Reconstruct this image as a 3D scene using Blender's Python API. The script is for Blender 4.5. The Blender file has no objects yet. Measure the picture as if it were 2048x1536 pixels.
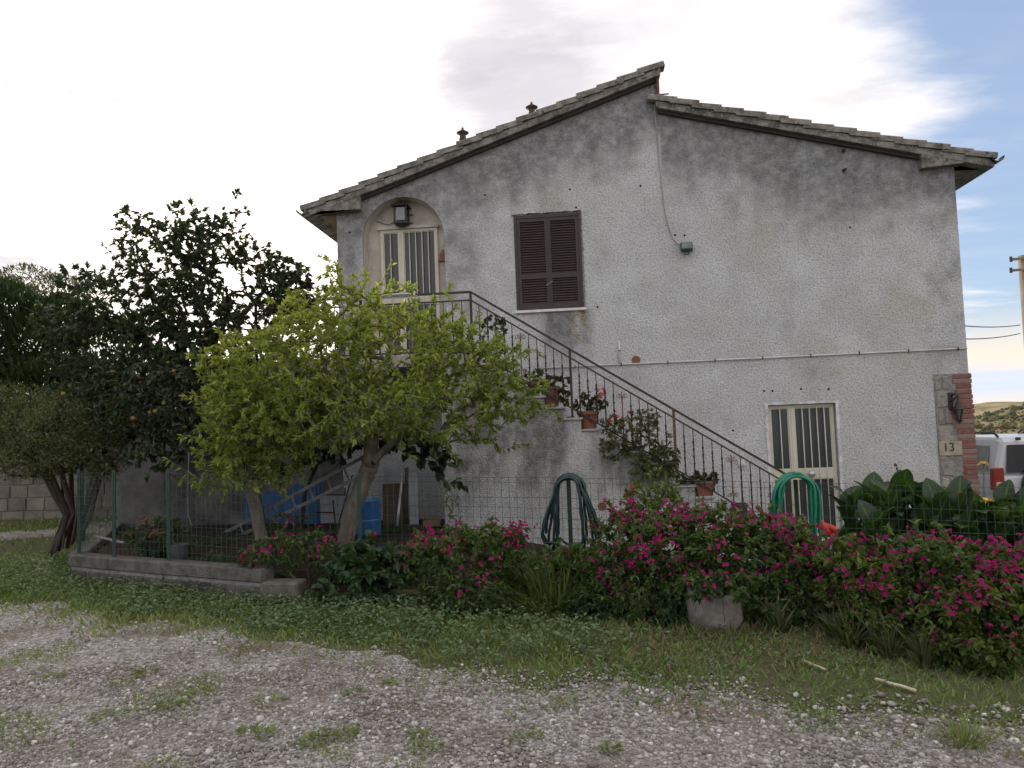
import bpy, bmesh, math, random
import numpy as np
from mathutils import Vector, Matrix, Euler
R = math.radians
SC = bpy.context.scene
COL = SC.collection
# ------------------------------------------------------------------ camera
CAM = Vector((0, 0, 1.7)); FPX = 1540.0
cam_d = bpy.data.cameras.new('camera'); cam = bpy.data.objects.new('camera', cam_d); COL.objects.link(cam)
cam_d.sensor_width = 36; cam_d.lens = 36 * FPX / 2048; cam_d.clip_start = .05; cam_d.clip_end = 3000
RM = Matrix.Rotation(R(4.946), 3, 'Z') @ Matrix.Rotation(R(93.217), 3, 'X') @ Matrix.Rotation(R(-2.189), 3, 'Z')
cam.matrix_world = Matrix.Translation(CAM) @ RM.to_4x4()
SC.camera = cam
# ------------------------------------------------------------------ light
SUN_AZ, SUN_EL = -35.0, 14.0        # degrees from +Y towards +X; elevation
sun_dir = Vector((math.sin(R(SUN_AZ)) * math.cos(R(SUN_EL)), math.cos(R(SUN_AZ)) * math.cos(R(SUN_EL)), math.sin(R(SUN_EL))))
sl = bpy.data.lights.new('sun', 'SUN'); sl.energy = 1.5; sl.angle = R(12); sl.color = (1, .87, .70)
so = bpy.data.objects.new('sun', sl); COL.objects.link(so); so.rotation_euler = sun_dir.to_track_quat('Z', 'Y').to_euler(); so.location = (-10, 10, 12)
SKY_STRENGTH = .06
W = bpy.data.worlds.new('World'); SC.world = W; W.use_nodes = True
def build_world():
    nt = W.node_tree; nt.nodes.clear(); N = nt.nodes; L = nt.links
    def n(t, **k):
        x = N.new(t)
        for a, b in k.items(): setattr(x, a, b)
        return x
    def math_(op, a, b=None, c=None, clamp=False):
        x = n('ShaderNodeMath', operation=op); x.use_clamp = clamp
        for i, v in enumerate((a, b, c)):
            if v is None: continue
            if isinstance(v, (int, float)): x.inputs[i].default_value = v
            else: L.new(v, x.inputs[i])
        return x.outputs[0]
    def sstep(v, a, b):
        x = n('ShaderNodeMapRange', interpolation_type='SMOOTHSTEP'); L.new(v, x.inputs[0])
        x.inputs[1].default_value = a; x.inputs[2].default_value = b; return x.outputs[0]
    def mix(f, a, b, typ='MIX'):
        x = n('ShaderNodeMix', data_type='RGBA', blend_type=typ)
        if isinstance(f, (int, float)): x.inputs[0].default_value = f
        else: L.new(f, x.inputs[0])
        for s, v in ((6, a), (7, b)):
            if isinstance(v, tuple): x.inputs[s].default_value = v + (1,)
            else: L.new(v, x.inputs[s])
        return x.outputs[2]
    tc = n('ShaderNodeTexCoord'); d = tc.outputs['Generated']
    def dot(v):
        x = n('ShaderNodeVectorMath', operation='DOT_PRODUCT'); L.new(d, x.inputs[0]); x.inputs[1].default_value = v; return x.outputs['Value']
    sep = n('ShaderNodeSeparateXYZ'); L.new(d, sep.inputs[0]); z = sep.outputs[2]
    sky = n('ShaderNodeTexSky', sky_type='NISHITA', sun_disc=False)
    sky.sun_elevation = R(SUN_EL); sky.sun_rotation = R(SUN_AZ); sky.air_density = 1.0; sky.dust_density = .4; sky.ozone_density = 2.0
    base = sky.outputs[0]
    # cloud-layer coordinates
    zz = math_('MAXIMUM', math_('ADD', z, .12), .05)
    cx = math_('DIVIDE', sep.outputs[0], zz); cy = math_('DIVIDE', sep.outputs[1], zz)
    cv = n('ShaderNodeCombineXYZ'); L.new(cx, cv.inputs[0]); L.new(cy, cv.inputs[1])
    def noise(scale, detail, vec=None, rough=.55, off=(0, 0, 0), rot=0, sc=(1, 1, 1)):
        mp = n('ShaderNodeMapping'); L.new(vec or cv.outputs[0], mp.inputs[0]); mp.inputs['Location'].default_value = off
        mp.inputs['Rotation'].default_value = (0, 0, rot); mp.inputs['Scale'].default_value = sc
        x = n('ShaderNodeTexNoise'); L.new(mp.outputs[0], x.inputs[0]); x.inputs['Scale'].default_value = scale
        x.inputs['Detail'].default_value = detail; x.inputs['Roughness'].default_value = rough; return x.outputs[0]
    n1 = noise(.9, 7, off=(2.3, .7, 0), rot=.6, sc=(1, 1.5, 1)); n2 = noise(2.6, 6, off=(5, 1, 0), rot=.7, sc=(1, 2.2, 1)); n3 = noise(1.3, 5, off=(9, 4, 0)); n4 = noise(4.5, 6, off=(2, 6, 0), rot=.75, sc=(1, 2.6, 1), rough=.6)
    sh = Vector((math.sin(R(SUN_AZ + 4)), math.cos(R(SUN_AZ + 4)), .10)).normalized()
    ds = dot(tuple(sh))
    side = sstep(ds, .46, .74)                      # cloud deck lies towards the sun
    cov = math_('ADD', math_('MULTIPLY', math_('SUBTRACT', n1, .5), 1.5), math_('MULTIPLY', math_('SUBTRACT', n2, .5), .8))
    far = sstep(ds, .25, -.3)                       # unseen cloud behind the camera, thickened to brighten the house front
    cov = math_('ADD', cov, math_('ADD', math_('MULTIPLY', side, 1.35), math_('MULTIPLY', far, 1.15)))
    cov = math_('ADD', cov, math_('MULTIPLY', sstep(z, .5, .8), .7))     # unseen overhead cloud added so the ground gets more light
    mask = sstep(cov, .28, .95)
    glow = math_('POWER', math_('MAXIMUM', dot(tuple(sun_dir)), 0), 7)
    # grey hearts of the clouds
    nz = n('ShaderNodeTexNoise'); L.new(cv.outputs[0], nz.inputs[0]); nz.inputs['Scale'].default_value = 2.2; nz.inputs['Detail'].default_value = 6; nz.inputs['Roughness'].default_value = .6
    off = n('ShaderNodeVectorMath', operation='SUBTRACT'); L.new(nz.outputs['Color'], off.inputs[0]); off.inputs[1].default_value = (.5, .5, .5)
    offs = n('ShaderNodeVectorMath', operation='SCALE'); L.new(off.outputs[0], offs.inputs[0]); offs.inputs['Scale'].default_value = .26
    wd_ = n('ShaderNodeVectorMath', operation='ADD'); L.new(d, wd_.inputs[0]); L.new(offs.outputs[0], wd_.inputs[1])
    wn = n('ShaderNodeVectorMath', operation='NORMALIZE'); L.new(wd_.outputs[0], wn.inputs[0])
    def blob(az, el, k):
        v = Vector((math.sin(R(az)) * math.cos(R(el)), math.cos(R(az)) * math.cos(R(el)), math.sin(R(el))))
        x = n('ShaderNodeVectorMath', operation='DOT_PRODUCT'); L.new(wn.outputs[0], x.inputs[0]); x.inputs[1].default_value = tuple(v)
        return math_('POWER', math_('MAXIMUM', x.outputs['Value'], 0), k)
    bl = math_('ADD', math_('MULTIPLY', blob(-5, 26, 110), .75), math_('ADD', math_('MULTIPLY', blob(-2, 21, 200), .5), math_('MULTIPLY', blob(-4, 34, 90), .6)))
    bl = math_('ADD', bl, math_('MULTIPLY', blob(9, 27, 120), .32))
    soft = noise(1.6, 3, off=(3, 2, 0), rot=.6, sc=(1, 1.4, 1), rough=.45)
    bl = math_('MULTIPLY', bl, sstep(math_('ADD', soft, math_('MULTIPLY', math_('SUBTRACT', n4, .5), .6)), .0, 1.0))
    low = math_('MULTIPLY', math_('ADD', blob(-34, 16, 120), blob(-40, 13, 120)), sstep(noise(3.0, 5, vec=d, sc=(1, 1, 5), off=(1, 4, 2)), .38, .75))
    bl = math_('ADD', bl, math_('MULTIPLY', low, .85))
    grey = math_('ADD', math_('MULTIPLY', sstep(bl, .0, .62), .95), math_('MULTIPLY', sstep(n3, .50, .80), .6))
    grey = math_('MULTIPLY', grey, math_('ADD', .7, math_('MULTIPLY', n2, .4)), clamp=True)
    bright = math_('ADD', math_('ADD', .20, math_('MULTIPLY', math_('ADD', n2, n4), .18)), math_('MULTIPLY', glow, .34))
    tint = mix(glow, (1.0, .95, .94), (1.0, .93, .84))
    ccol = mix(1.0, tint, tint, 'MULTIPLY')
    vm = n('ShaderNodeVectorMath', operation='SCALE'); L.new(tint, vm.inputs[0]); L.new(bright, vm.inputs['Scale'])
    cloud = mix(grey, vm.outputs[0], mix(n4, (.215, .208, .232), (.27, .258, .278)))
    # low pale band by the horizon
    nb = noise(2.0, 4, vec=d, sc=(1, 1, 12))
    hb = math_('MULTIPLY', sstep(z, .125, .05), math_('ADD', .6, math_('MULTIPLY', nb, .6)), clamp=True)
    K = 1 / SKY_STRENGTH
    def up(c):
        v = n('ShaderNodeVectorMath', operation='SCALE'); L.new(c, v.inputs[0]); v.inputs['Scale'].default_value = K; return v.outputs[0]
    veil = mix(n2, (.13, .175, .275), (.21, .24, .31))       # thin high haze over the blue
    base = mix(.58, base, up(veil))
    col = mix(mask, base, up(cloud))
    band = mix(sstep(nb, .4, .62), (.40, .335, .27), (.27, .30, .355))
    col = mix(hb, col, up(band))
    bg = n('ShaderNodeBackground'); L.new(col, bg.inputs[0]); bg.inputs[1].default_value = SKY_STRENGTH
    ms = n('ShaderNodeOutputWorld'); L.new(bg.outputs[0], ms.inputs[0])
    return sky
build_world()
vs = SC.view_settings; vs.view_transform = 'Standard'; vs.look = 'None'; vs.exposure = 1.58; vs.gamma = 1; vs.use_curve_mapping = False
cy = SC.cycles; cy.use_denoising = True; cy.max_bounces = 6; cy.diffuse_bounces = 3; cy.glossy_bounces = 3; cy.transmission_bounces = 4; cy.transparent_max_bounces = 6
cy.use_adaptive_sampling = True; cy.adaptive_threshold = .02
# ------------------------------------------------------------------ helpers
def ray(px, py): return RM @ Vector(((px - 1024) / FPX, (768 - py) / FPX, -1))
def atY(px, py, Y):
    d = ray(px, py); return CAM + d * (Y / d.y)
def atZ(px, py, z):
    d = ray(px, py); return CAM + d * ((z - 1.7) / d.z)
def sm(a, b, v):
    t = np.clip((v - a) / (b - a), 0, 1); return t * t * (3 - 2 * t)
def gz(x, y):
    """height of the ground"""
    x = np.asarray(x, float); y = np.asarray(y, float)
    z = -.40 * sm(7, 12.5, y) * sm(-1.5, 3.5, x) - .18 * sm(5.5, 8, x) * sm(8, 13, y)
    z = z + .02 * np.sin(x * 1.7 + .5) * np.sin(y * 1.3) + .012 * np.sin(x * 4.1) * np.cos(y * 3.7 + 1)
    z = z - 7 * sm(22, 90, np.hypot(x, y)) * sm(-6, 10, x)
    return z
WP = {}
def wpos(o): return WP.get(o.name, Vector((0, 0, 0)))
class MB:
    def __init__(s): s.v = []; s.f = []
    def add(s, vs, fs):
        o = len(s.v); s.v += [tuple(p) for p in vs]; s.f += [tuple(i + o for i in f) for f in fs]; return s
    def box(s, c, d, rot=None):
        m = rot or Matrix.Identity(3); c = Vector(c)
        P = [c + m @ Vector((x * d[0] / 2, y * d[1] / 2, z * d[2] / 2)) for x in (-1, 1) for y in (-1, 1) for z in (-1, 1)]
        return s.add(P, [(0, 1, 3, 2), (4, 6, 7, 5), (0, 4, 5, 1), (2, 3, 7, 6), (0, 2, 6, 4), (1, 5, 7, 3)])
    def bb(s, x0, x1, y0, y1, z0, z1): return s.box(((x0 + x1) / 2, (y0 + y1) / 2, (z0 + z1) / 2), (x1 - x0, y1 - y0, z1 - z0))
    def bar(s, a, b, w, h=None, up=(0, 0, 1)):
        a = Vector(a); b = Vector(b); d = (b - a); l = d.length; d.normalize(); u = Vector(up)
        x = d.cross(u)
        if x.length < 1e-4: x = d.cross(Vector((1, 0, 0)))
        x.normalize(); u = x.cross(d)
        m = Matrix((x, d, u)).transposed()
        return s.box((a + b) / 2, (w, l, h or w), m)
    def tube(s, pts, r, n=8, cap=True, closed=False):
        pts = [Vector(p) for p in pts]; k = len(pts); rs = r if hasattr(r, '__len__') else [r] * k
        prev = None; V = []
        for i, p in enumerate(pts):
            if closed: t = pts[(i + 1) % k] - pts[i - 1]
            else: t = pts[min(i + 1, k - 1)] - pts[max(i - 1, 0)]
            t.normalize()
            if prev is None:
                u = t.orthogonal().normalized()
            else:
                u = prev - t * prev.dot(t)
                if u.length < 1e-5: u = t.orthogonal()
                u.normalize()
            prev = u; w = t.cross(u)
            V += [p + (u * math.cos(2 * math.pi * j / n) + w * math.sin(2 * math.pi * j / n)) * rs[i] for j in range(n)]
        F = []
        for i in range(k if closed else k - 1):
            i2 = (i + 1) % k
            F += [(i * n + j, i * n + (j + 1) % n, i2 * n + (j + 1) % n, i2 * n + j) for j in range(n)]
        if cap and not closed: F += [tuple(range(n - 1, -1, -1)), tuple(range((k - 1) * n, k * n))]
        return s.add(V, F)
    def lathe(s, prof, c=(0, 0, 0), n=20, sx=1, sy=1):
        c = Vector(c); V = []; F = []
        for r, z in prof: V += [c + Vector((r * math.cos(2 * math.pi * j / n) * sx, r * math.sin(2 * math.pi * j / n) * sy, z)) for j in range(n)]
        for i in range(len(prof) - 1): F += [(i * n + j, i * n + (j + 1) % n, (i + 1) * n + (j + 1) % n, (i + 1) * n + j) for j in range(n)]
        return s.add(V, F)
    def prism(s, pts, axis, a, b):
        """polygon pts (2D) extruded along axis from a to b; axis 'y': pts are (x,z)"""
        def P(p, t): return {'y': (p[0], t, p[1]), 'x': (t, p[0], p[1]), 'z': (p[0], p[1], t)}[axis]
        n = len(pts); V = [P(p, a) for p in pts] + [P(p, b) for p in pts]
        F = [tuple(range(n)), tuple(range(2 * n - 1, n - 1, -1))] + [(i, n + i, n + (i + 1) % n, (i + 1) % n) for i in range(n)]
        return s.add(V, F)
    def build(s, name, mat, parent=None, smooth=False, bevel=0, local=False):
        me = bpy.data.meshes.new(name); off = wpos(parent) if (parent and not local) else Vector((0, 0, 0))
        me.from_pydata([tuple(Vector(p) - off) for p in s.v], [], s.f)
        bm = bmesh.new(); bm.from_mesh(me); bmesh.ops.recalc_face_normals(bm, faces=bm.faces)
        if bevel: bmesh.ops.bevel(bm, geom=list(bm.edges), offset=bevel, segments=1, affect='EDGES')
        bm.to_mesh(me); bm.free()
        if smooth: me.polygons.foreach_set('use_smooth', [True] * len(me.polygons))
        return link(name, me, mat, parent)
def link(name, me, mat, parent=None, loc=None):
    o = bpy.data.objects.new(name, me); COL.objects.link(o)
    if mat is not None and len(me.materials) == 0: me.materials.append(mat)
    if parent: o.parent = parent; WP[o.name] = wpos(parent).copy()
    if loc is not None: o.location = loc
    return o
def thing(name, label, cat, loc=(0, 0, 0), group=None):
    o = bpy.data.objects.new(name, None); COL.objects.link(o); o.location = loc; o.empty_display_size = .2
    WP[o.name] = Vector(loc); tag(o, label, cat, group); return o
def tag(o, label, cat, group=None):
    o['label'] = label; o['category'] = cat
    if group: o['group'] = group
    return o
def struct(o): o['kind'] = 'structure'; return o
def stuff(o): o['kind'] = 'stuff'; return o
# ------------------------------------------------------------------ materials
class NT:
    def __init__(s, name):
        s.m = bpy.data.materials.new(name); s.m.use_nodes = True; s.t = s.m.node_tree; s.N = s.t.nodes; s.L = s.t.links
        s.b = s.N['Principled BSDF']; s.out = s.N['Material Output']
        s.pos = s.N.new('ShaderNodeNewGeometry').outputs['Position']
    def put(s, sock, v):
        if isinstance(v, (int, float)): sock.default_value = v
        elif isinstance(v, tuple): sock.default_value = v + (1,) if len(v) == 3 and len(sock.default_value) == 4 else v
        else: s.L.new(v, sock)
    def math(s, op, a, b=0, clamp=False):
        x = s.N.new('ShaderNodeMath'); x.operation = op; x.use_clamp = clamp; s.put(x.inputs[0], a); s.put(x.inputs[1], b); return x.outputs[0]
    def sstep(s, v, a, b, lo=0, hi=1):
        x = s.N.new('ShaderNodeMapRange'); x.interpolation_type = 'SMOOTHSTEP'; s.put(x.inputs[0], v)
        for i, q in ((1, a), (2, b), (3, lo), (4, hi)): x.inputs[i].default_value = q
        return x.outputs[0]
    def noise(s, scale, detail=4, rough=.55, sc=(1, 1, 1), off=(0, 0, 0), out=0, vec=None):
        mp = s.N.new('ShaderNodeMapping'); s.L.new(vec or s.pos, mp.inputs[0]); mp.inputs['Scale'].default_value = sc; mp.inputs['Location'].default_value = off
        x = s.N.new('ShaderNodeTexNoise'); s.L.new(mp.outputs[0], x.inputs[0]); x.inputs['Scale'].default_value = scale
        x.inputs['Detail'].default_value = detail; x.inputs['Roughness'].default_value = rough; return x.outputs[out]
    def voro(s, scale, feature='F1', sc=(1, 1, 1), out=0, rnd=1.0):
        mp = s.N.new('ShaderNodeMapping'); s.L.new(s.pos, mp.inputs[0]); mp.inputs['Scale'].default_value = sc
        x = s.N.new('ShaderNodeTexVoronoi'); x.feature = feature; s.L.new(mp.outputs[0], x.inputs['Vector']); x.inputs['Scale'].default_value = scale; x.inputs['Randomness'].default_value = rnd
        return x.outputs[out]
    def mix(s, f, a, b, typ='MIX'):
        x = s.N.new('ShaderNodeMix'); x.data_type = 'RGBA'; x.blend_type = typ; s.put(x.inputs[0], f); s.put(x.inputs[6], a); s.put(x.inputs[7], b); return x.outputs[2]
    def attr(s, name):
        x = s.N.new('ShaderNodeAttribute'); x.attribute_name = name; return x.outputs['Fac']
    def objrnd(s): return s.N.new('ShaderNodeObjectInfo').outputs['Random']
    def ramp(s, f, cols):
        x = s.N.new('ShaderNodeValToRGB'); s.put(x.inputs[0], f); e = x.color_ramp.elements
        while len(e) < len(cols): e.new(.5)
        for q, (p, c) in zip(e, cols): q.position = p; q.color = c + (1,)
        return x.outputs[0]
    def bump(s, h, strength=.5, dist=.01):
        x = s.N.new('ShaderNodeBump'); x.inputs['Strength'].default_value = strength; x.inputs['Distance'].default_value = dist; s.L.new(h, x.inputs['Height']); s.L.new(x.outputs[0], s.b.inputs['Normal'])
    def done(s, col=None, rough=None, metal=None, spec=None):
        if col is not None: s.put(s.b.inputs['Base Color'], col)
        if rough is not None: s.put(s.b.inputs['Roughness'], rough)
        if metal is not None: s.put(s.b.inputs['Metallic'], metal)
        if spec is not None: s.b.inputs['Specular IOR Level'].default_value = spec
        return s.m
def simple(name, col, col2=None, scale=6, rough=.7, metal=0, bump=.25, bscale=80, bd=.004, spec=.5, orn=0, sc=(1, 1, 1)):
    t = NT(name); c2 = col2 or tuple(c * .6 for c in col)
    f = t.sstep(t.noise(scale, 6, .65, sc=sc), .35, .68); c = t.mix(f, col, c2)
    if orn: c = t.mix(t.math('MULTIPLY', t.objrnd(), orn), c, (.02, .02, .02))
    if bump: t.bump(t.noise(bscale, 4, .6), bump, bd)
    return t.done(c, rough, metal, spec)
def leafmat(name, cols, trans=.45, rough=.45, tcol=None):
    t = NT(name); c = t.ramp(t.attr('rnd'), [(i / max(1, len(cols) - 1), q) for i, q in enumerate(cols)])
    t.done(c, rough, 0, .4)
    tr = t.N.new('ShaderNodeBsdfTranslucent')
    t.put(tr.inputs[0], t.mix(1.0, c, tcol or (1.25, 1.25, .55), 'MULTIPLY'))
    ms = t.N.new('ShaderNodeMixShader'); ms.inputs[0].default_value = trans
    t.L.new(t.b.outputs[0], ms.inputs[1]); t.L.new(tr.outputs[0], ms.inputs[2]); t.L.new(ms.outputs[0], t.out.inputs[0]); return t.m
# --- roughcast facade
def facade_mat(name, light=(.675, .685, .705), stair=False):
    t = NT(name); sp = t.N.new('ShaderNodeSeparateXYZ'); t.L.new(t.pos, sp.inputs[0]); x, z = sp.outputs[0], sp.outputs[2]
    big = t.noise(.55, 6, .62, off=(3.1, 0, 1.7)); mid = t.noise(2.1, 6, .65, off=(.4, 0, 5)); streak = t.noise(1.5, 5, .6, sc=(2.4, 1, .35), off=(4, 0, 2))
    grit = t.noise(34, 4, .75); fine = t.noise(120, 2, .6); pits = t.voro(38, out=0)
    base = t.mix(t.sstep(mid, .3, .7), light, tuple(c * .86 for c in light))
    base = t.mix(t.sstep(t.noise(1.1, 5, .6, off=(7, 2, 1)), .5, .72), base, (.73, .75, .785)); base = t.mix(t.math('MULTIPLY', t.sstep(t.noise(.8, 5, .6, off=(1, 8, 3)), .5, .7), .5), base, (.55, .53, .46))
    stain = (.15, .15, .155) if not stair else (.135, .128, .112)
    if not stair:
        left = t.math('ADD', 5.80, t.math('MULTIPLY', t.math('ADD', x, 3.48), .325)); right = t.math('SUBTRACT', 6.90, t.math('MULTIPLY', t.math('SUBTRACT', x, 1.43), .272))
        isr = t.math('GREATER_THAN', x, 1.5); line = t.math('ADD', t.math('MULTIPLY', left, t.math('SUBTRACT', 1, isr)), t.math('MULTIPLY', right, isr))
        dist = t.math('SUBTRACT', line, z)
        top = t.sstep(dist, 2.3, .1)
        m = t.math('ADD', t.math('MULTIPLY', top, .92), t.math('MULTIPLY', t.math('SUBTRACT', big, .5), 1.5))
        m = t.math('ADD', m, t.math('MULTIPLY', t.math('SUBTRACT', streak, .5), .6))
        m = t.math('ADD', m, t.math('MULTIPLY', t.math('SUBTRACT', mid, .5), .8))
        st = t.sstep(m, .10, .85)
        # run-off below the window sill and the old repair beside it
        def box(xa, xb, za, zb, sx=.12, sz=.2):
            a = t.math('MULTIPLY', t.sstep(x, xa - sx, xa + sx), t.sstep(x, xb + sx, xb - sx)); b = t.math('MULTIPLY', t.sstep(z, za - sz, za + sz), t.sstep(z, zb + .02, zb - .02) if sz > .1 else t.sstep(z, zb + sz, zb - sz)); return t.math('MULTIPLY', a, b)
        sill = t.math('MULTIPLY', box(-.55, .22, 2.75, 3.58, .16, .3), t.sstep(streak, .36, .6)); st = t.math('MAXIMUM', st, sill)
        edge = t.math('MULTIPLY', box(5.35, 6.2, 2.4, 5.5, .35, .5), t.sstep(mid, .42, .7)); st = t.math('MAXIMUM', st, t.math('MULTIPLY', edge, .7))
        nic = t.math('MULTIPLY', box(-2.25, -1.55, 3.3, 5.5, .25, .4), t.sstep(mid, .3, .62)); st = t.math('MAXIMUM', st, t.math('MULTIPLY', nic, .75))
        nl = t.math('MULTIPLY', box(-4.2, -3.35, 2.5, 5.2, .2, .4), t.sstep(mid, .25, .6)); st = t.math('MAXIMUM', st, t.math('MULTIPLY', nl, .6))
    else:
        st = t.math('MULTIPLY', t.sstep(t.noise(1.25, 5, .62, sc=(1.6, 1, .55), off=(1.2, 0, 3.3)), .36, .58), t.sstep(z, -.1, 1.1))
    brk = t.sstep(t.noise(7, 8, .72, off=(2, 5, 8)), .34, .6, .55, 1.0); st = t.math('MULTIPLY', st, brk); c = t.mix(t.math('MULTIPLY', st, t.sstep(grit, .24, .60, .25, .98)), base, stain)
    if not stair:
        li = t.math('MULTIPLY', box(-.1, .25, 3.1, 3.58, .1, .2), t.sstep(t.noise(9, 4, .7), .5, .62)); c = t.mix(li, c, (.30, .22, .05))
        wh = t.math('MULTIPLY', box(-1.1, 1.9, 2.72, 3.05, .3, .09), t.sstep(mid, .4, .6)); c = t.mix(t.math('MULTIPLY', wh, .45), c, (.74, .76, .78))
    sp2 = t.sstep(grit, .34, .58, .58, 1.05); c = t.mix(1.0, c, t.mix(sp2, (0, 0, 0), (1, 1, 1)), 'MULTIPLY')
    h = t.math('ADD', t.math('MULTIPLY', grit, 1.0), t.math('MULTIPLY', fine, .35)); h = t.math('SUBTRACT', h, t.math('MULTIPLY', pits, .5)); t.bump(h, .95, .022)
    return t.done(c, .95, 0, .2)
MT = {}
MT['facade'] = facade_mat('roughcast_facade'); MT['stairwall'] = facade_mat('roughcast_stair', (.665, .68, .70), True)
MT['niche'] = simple('cream_plaster', (.60, .575, .51), (.42, .40, .36), 3, .9, bump=.4, bscale=60, bd=.006)
MT['plaster_white'] = simple('white_plaster_band', (.70, .71, .74), (.42, .42, .44), 9, .85, bump=.5, bscale=50, bd=.006)
MT['shadedwall'] = simple('tree_shade_render_wall', (.22, .215, .21), (.075, .072, .072), 1.4, .95, bump=.9, bscale=45, bd=.02)  # tree shade on the terrace wall is put into this darker grey
t = NT('lichen_concrete'); lc = t.mix(t.sstep(t.noise(5, 6, .7), .35, .65), (.30, .285, .265), (.10, .095, .085)); lc = t.mix(t.sstep(t.noise(22, 5, .75), .58, .66), lc, (.52, .51, .47)); lc = t.mix(t.sstep(t.noise(9, 5, .7, off=(4, 4, 4)), .58, .7), lc, (.055, .05, .045)); t.bump(t.noise(40, 5, .7), .9, .015); MT['concrete'] = t.done(lc, .95, 0, .2)
t = NT('old_roof_tile'); lc = t.mix(t.sstep(t.noise(4, 6, .7), .3, .7), (.30, .24, .20), (.16, .14, .125)); lc = t.mix(t.sstep(t.noise(25, 5, .75), .55, .66), lc, (.46, .44, .40)); lc = t.mix(t.math('MULTIPLY', t.objrnd(), .45), lc, (.09, .08, .07)); t.bump(t.noise(45, 5, .7), .8, .012); MT['tile'] = t.done(lc, .95, 0, .2)
t = NT('lichen_verge_tile'); lc = t.mix(t.sstep(t.noise(6, 6, .7), .35, .65), (.34, .32, .295), (.12, .112, .10)); lc = t.mix(t.sstep(t.noise(24, 5, .75), .57, .66), lc, (.54, .53, .49)); lc = t.mix(t.sstep(t.noise(11, 5, .7, off=(4, 4, 4)), .56, .68), lc, (.055, .05, .045)); lc = t.mix(t.math('MULTIPLY', t.objrnd(), .3), lc, (.15, .14, .125)); t.bump(t.noise(40, 5, .7), .9, .015); MT['verge'] = t.done(lc, .95, 0, .2)
MT['soffit'] = simple('soffit_boards', (.34, .25, .18), (.20, .15, .11), 3, .85)
MT['vergeshade'] = simple('verge_shadow_paint', (.06, .052, .048), (.035, .03, .028), 8, .9)  # near-black colour painting the shadow line below the roof verge
MT['gutter_dark'] = simple('dark_gutter', (.045, .05, .055), (.03, .032, .035), 5, .5, .3)
MT['gutter_grey'] = simple('grey_gutter', (.30, .26, .23), (.18, .15, .13), 5, .6)
MT['rust'] = simple('rust_brick', (.24, .09, .055), (.13, .055, .04), 8, .9)
t = NT('old_brick'); c = t.ramp(t.objrnd(), [(0, (.24, .085, .065)), (.35, (.25, .10, .078)), (.6, (.27, .145, .12)), (.8, (.34, .225, .20)), (1, (.19, .065, .05))]); c = t.mix(t.sstep(t.noise(16, 6, .75), .46, .68), c, (.22, .19, .18)); t.bump(t.noise(55, 5, .7), .8, .01); MT['brick'] = t.done(c, .92, 0, .2)
t = NT('quoin_stone'); c = t.ramp(t.objrnd(), [(0, (.34, .33, .30)), (.3, (.42, .38, .29)), (.6, (.28, .28, .29)), (1, (.46, .43, .34))]); c = t.mix(t.sstep(t.noise(14, 6, .7), .45, .7), c, (.20, .19, .18)); t.bump(t.noise(25, 6, .7), 1, .02); MT['stone'] = t.done(c, .95, 0, .2)
MT['flue'] = simple('sooty_clay_flue', (.10, .065, .055), (.06, .045, .04), 10, .85)
MT['mortar'] = simple('mortar', (.30, .29, .28), (.18, .175, .17), 12, .95, bump=.8, bscale=70, bd=.01)
MT['tileplaque'] = simple('ochre_plaque', (.42, .375, .27), (.28, .255, .20), 14, .8)
MT['ink'] = simple('dark_paint', (.03, .03, .06), None, 30, .6)
MT['shutter'] = simple('dark_brown_paint', (.048, .031, .034), (.036, .024, .026), 6, .45, bump=.1, spec=.45)
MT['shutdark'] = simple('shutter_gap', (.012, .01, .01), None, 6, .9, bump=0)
MT['whitestone'] = simple('white_marble_sill', (.75, .74, .73), (.6, .59, .58), 9, .5, bump=.1)
MT['cream'] = simple('cream_aluminium', (.64, .62, .52), (.58, .56, .47), 5, .4, bump=.05, spec=.5)
t = NT('dark_glass'); t.bump(t.noise(70, 2, .5), .12, .004); MT['glass'] = t.done(t.mix(t.noise(2, 3), (.035, .042, .048), (.06, .068, .072)), .16, 0, .5)
MT['iron'] = simple('dark_iron_paint', (.035, .026, .026), (.05, .034, .03), 14, .55, .2, bump=.2, bscale=120, bd=.002)
MT['rustiron'] = simple('rusty_iron', (.22, .10, .06), (.07, .04, .035), 30, .85, .1)
MT['stairtread'] = simple('stone_tread', (.40, .39, .385), (.26, .255, .25), 6, .8, bump=.4)
MT['terracotta'] = simple('terracotta', (.27, .105, .07), (.18, .075, .052), 9, .85, bump=.25)
MT['terrabrown'] = simple('brown_terracotta', (.17, .085, .06), (.11, .06, .045), 9, .8, bump=.2)
MT['darkplastic'] = simple('dark_plastic', (.03, .034, .036), None, 8, .45, bump=.1)
MT['slate'] = simple('slate_plastic', (.09, .10, .12), (.06, .07, .08), 6, .5, bump=.1)
MT['soil'] = simple('potting_soil', (.05, .036, .026), (.03, .022, .016), 20, .95)
MT['pvc'] = simple('white_pvc', (.66, .66, .66), (.5, .5, .5), 5, .45, bump=.05)
MT['cable'] = simple('grey_cable', (.42, .42, .43), None, 5, .5, bump=0)
MT['ladder'] = simple('dull_aluminium', (.20, .20, .21), (.12, .12, .125), 8, .6, .3, bump=.08)
MT['alu'] = simple('aluminium', (.52, .53, .55), (.38, .38, .40), 8, .42, .7, bump=.08)
MT['lampglass'] = simple('pale_lamp_glass', (.24, .26, .27), (.17, .18, .19), 6, .12, bump=.05)
MT['floodglass'] = simple('floodlight_glass', (.16, .20, .21), (.10, .13, .135), 6, .15, bump=.05)
MT['floodbody'] = simple('floodlight_body', (.05, .075, .075), None, 6, .5, bump=.1)
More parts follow.
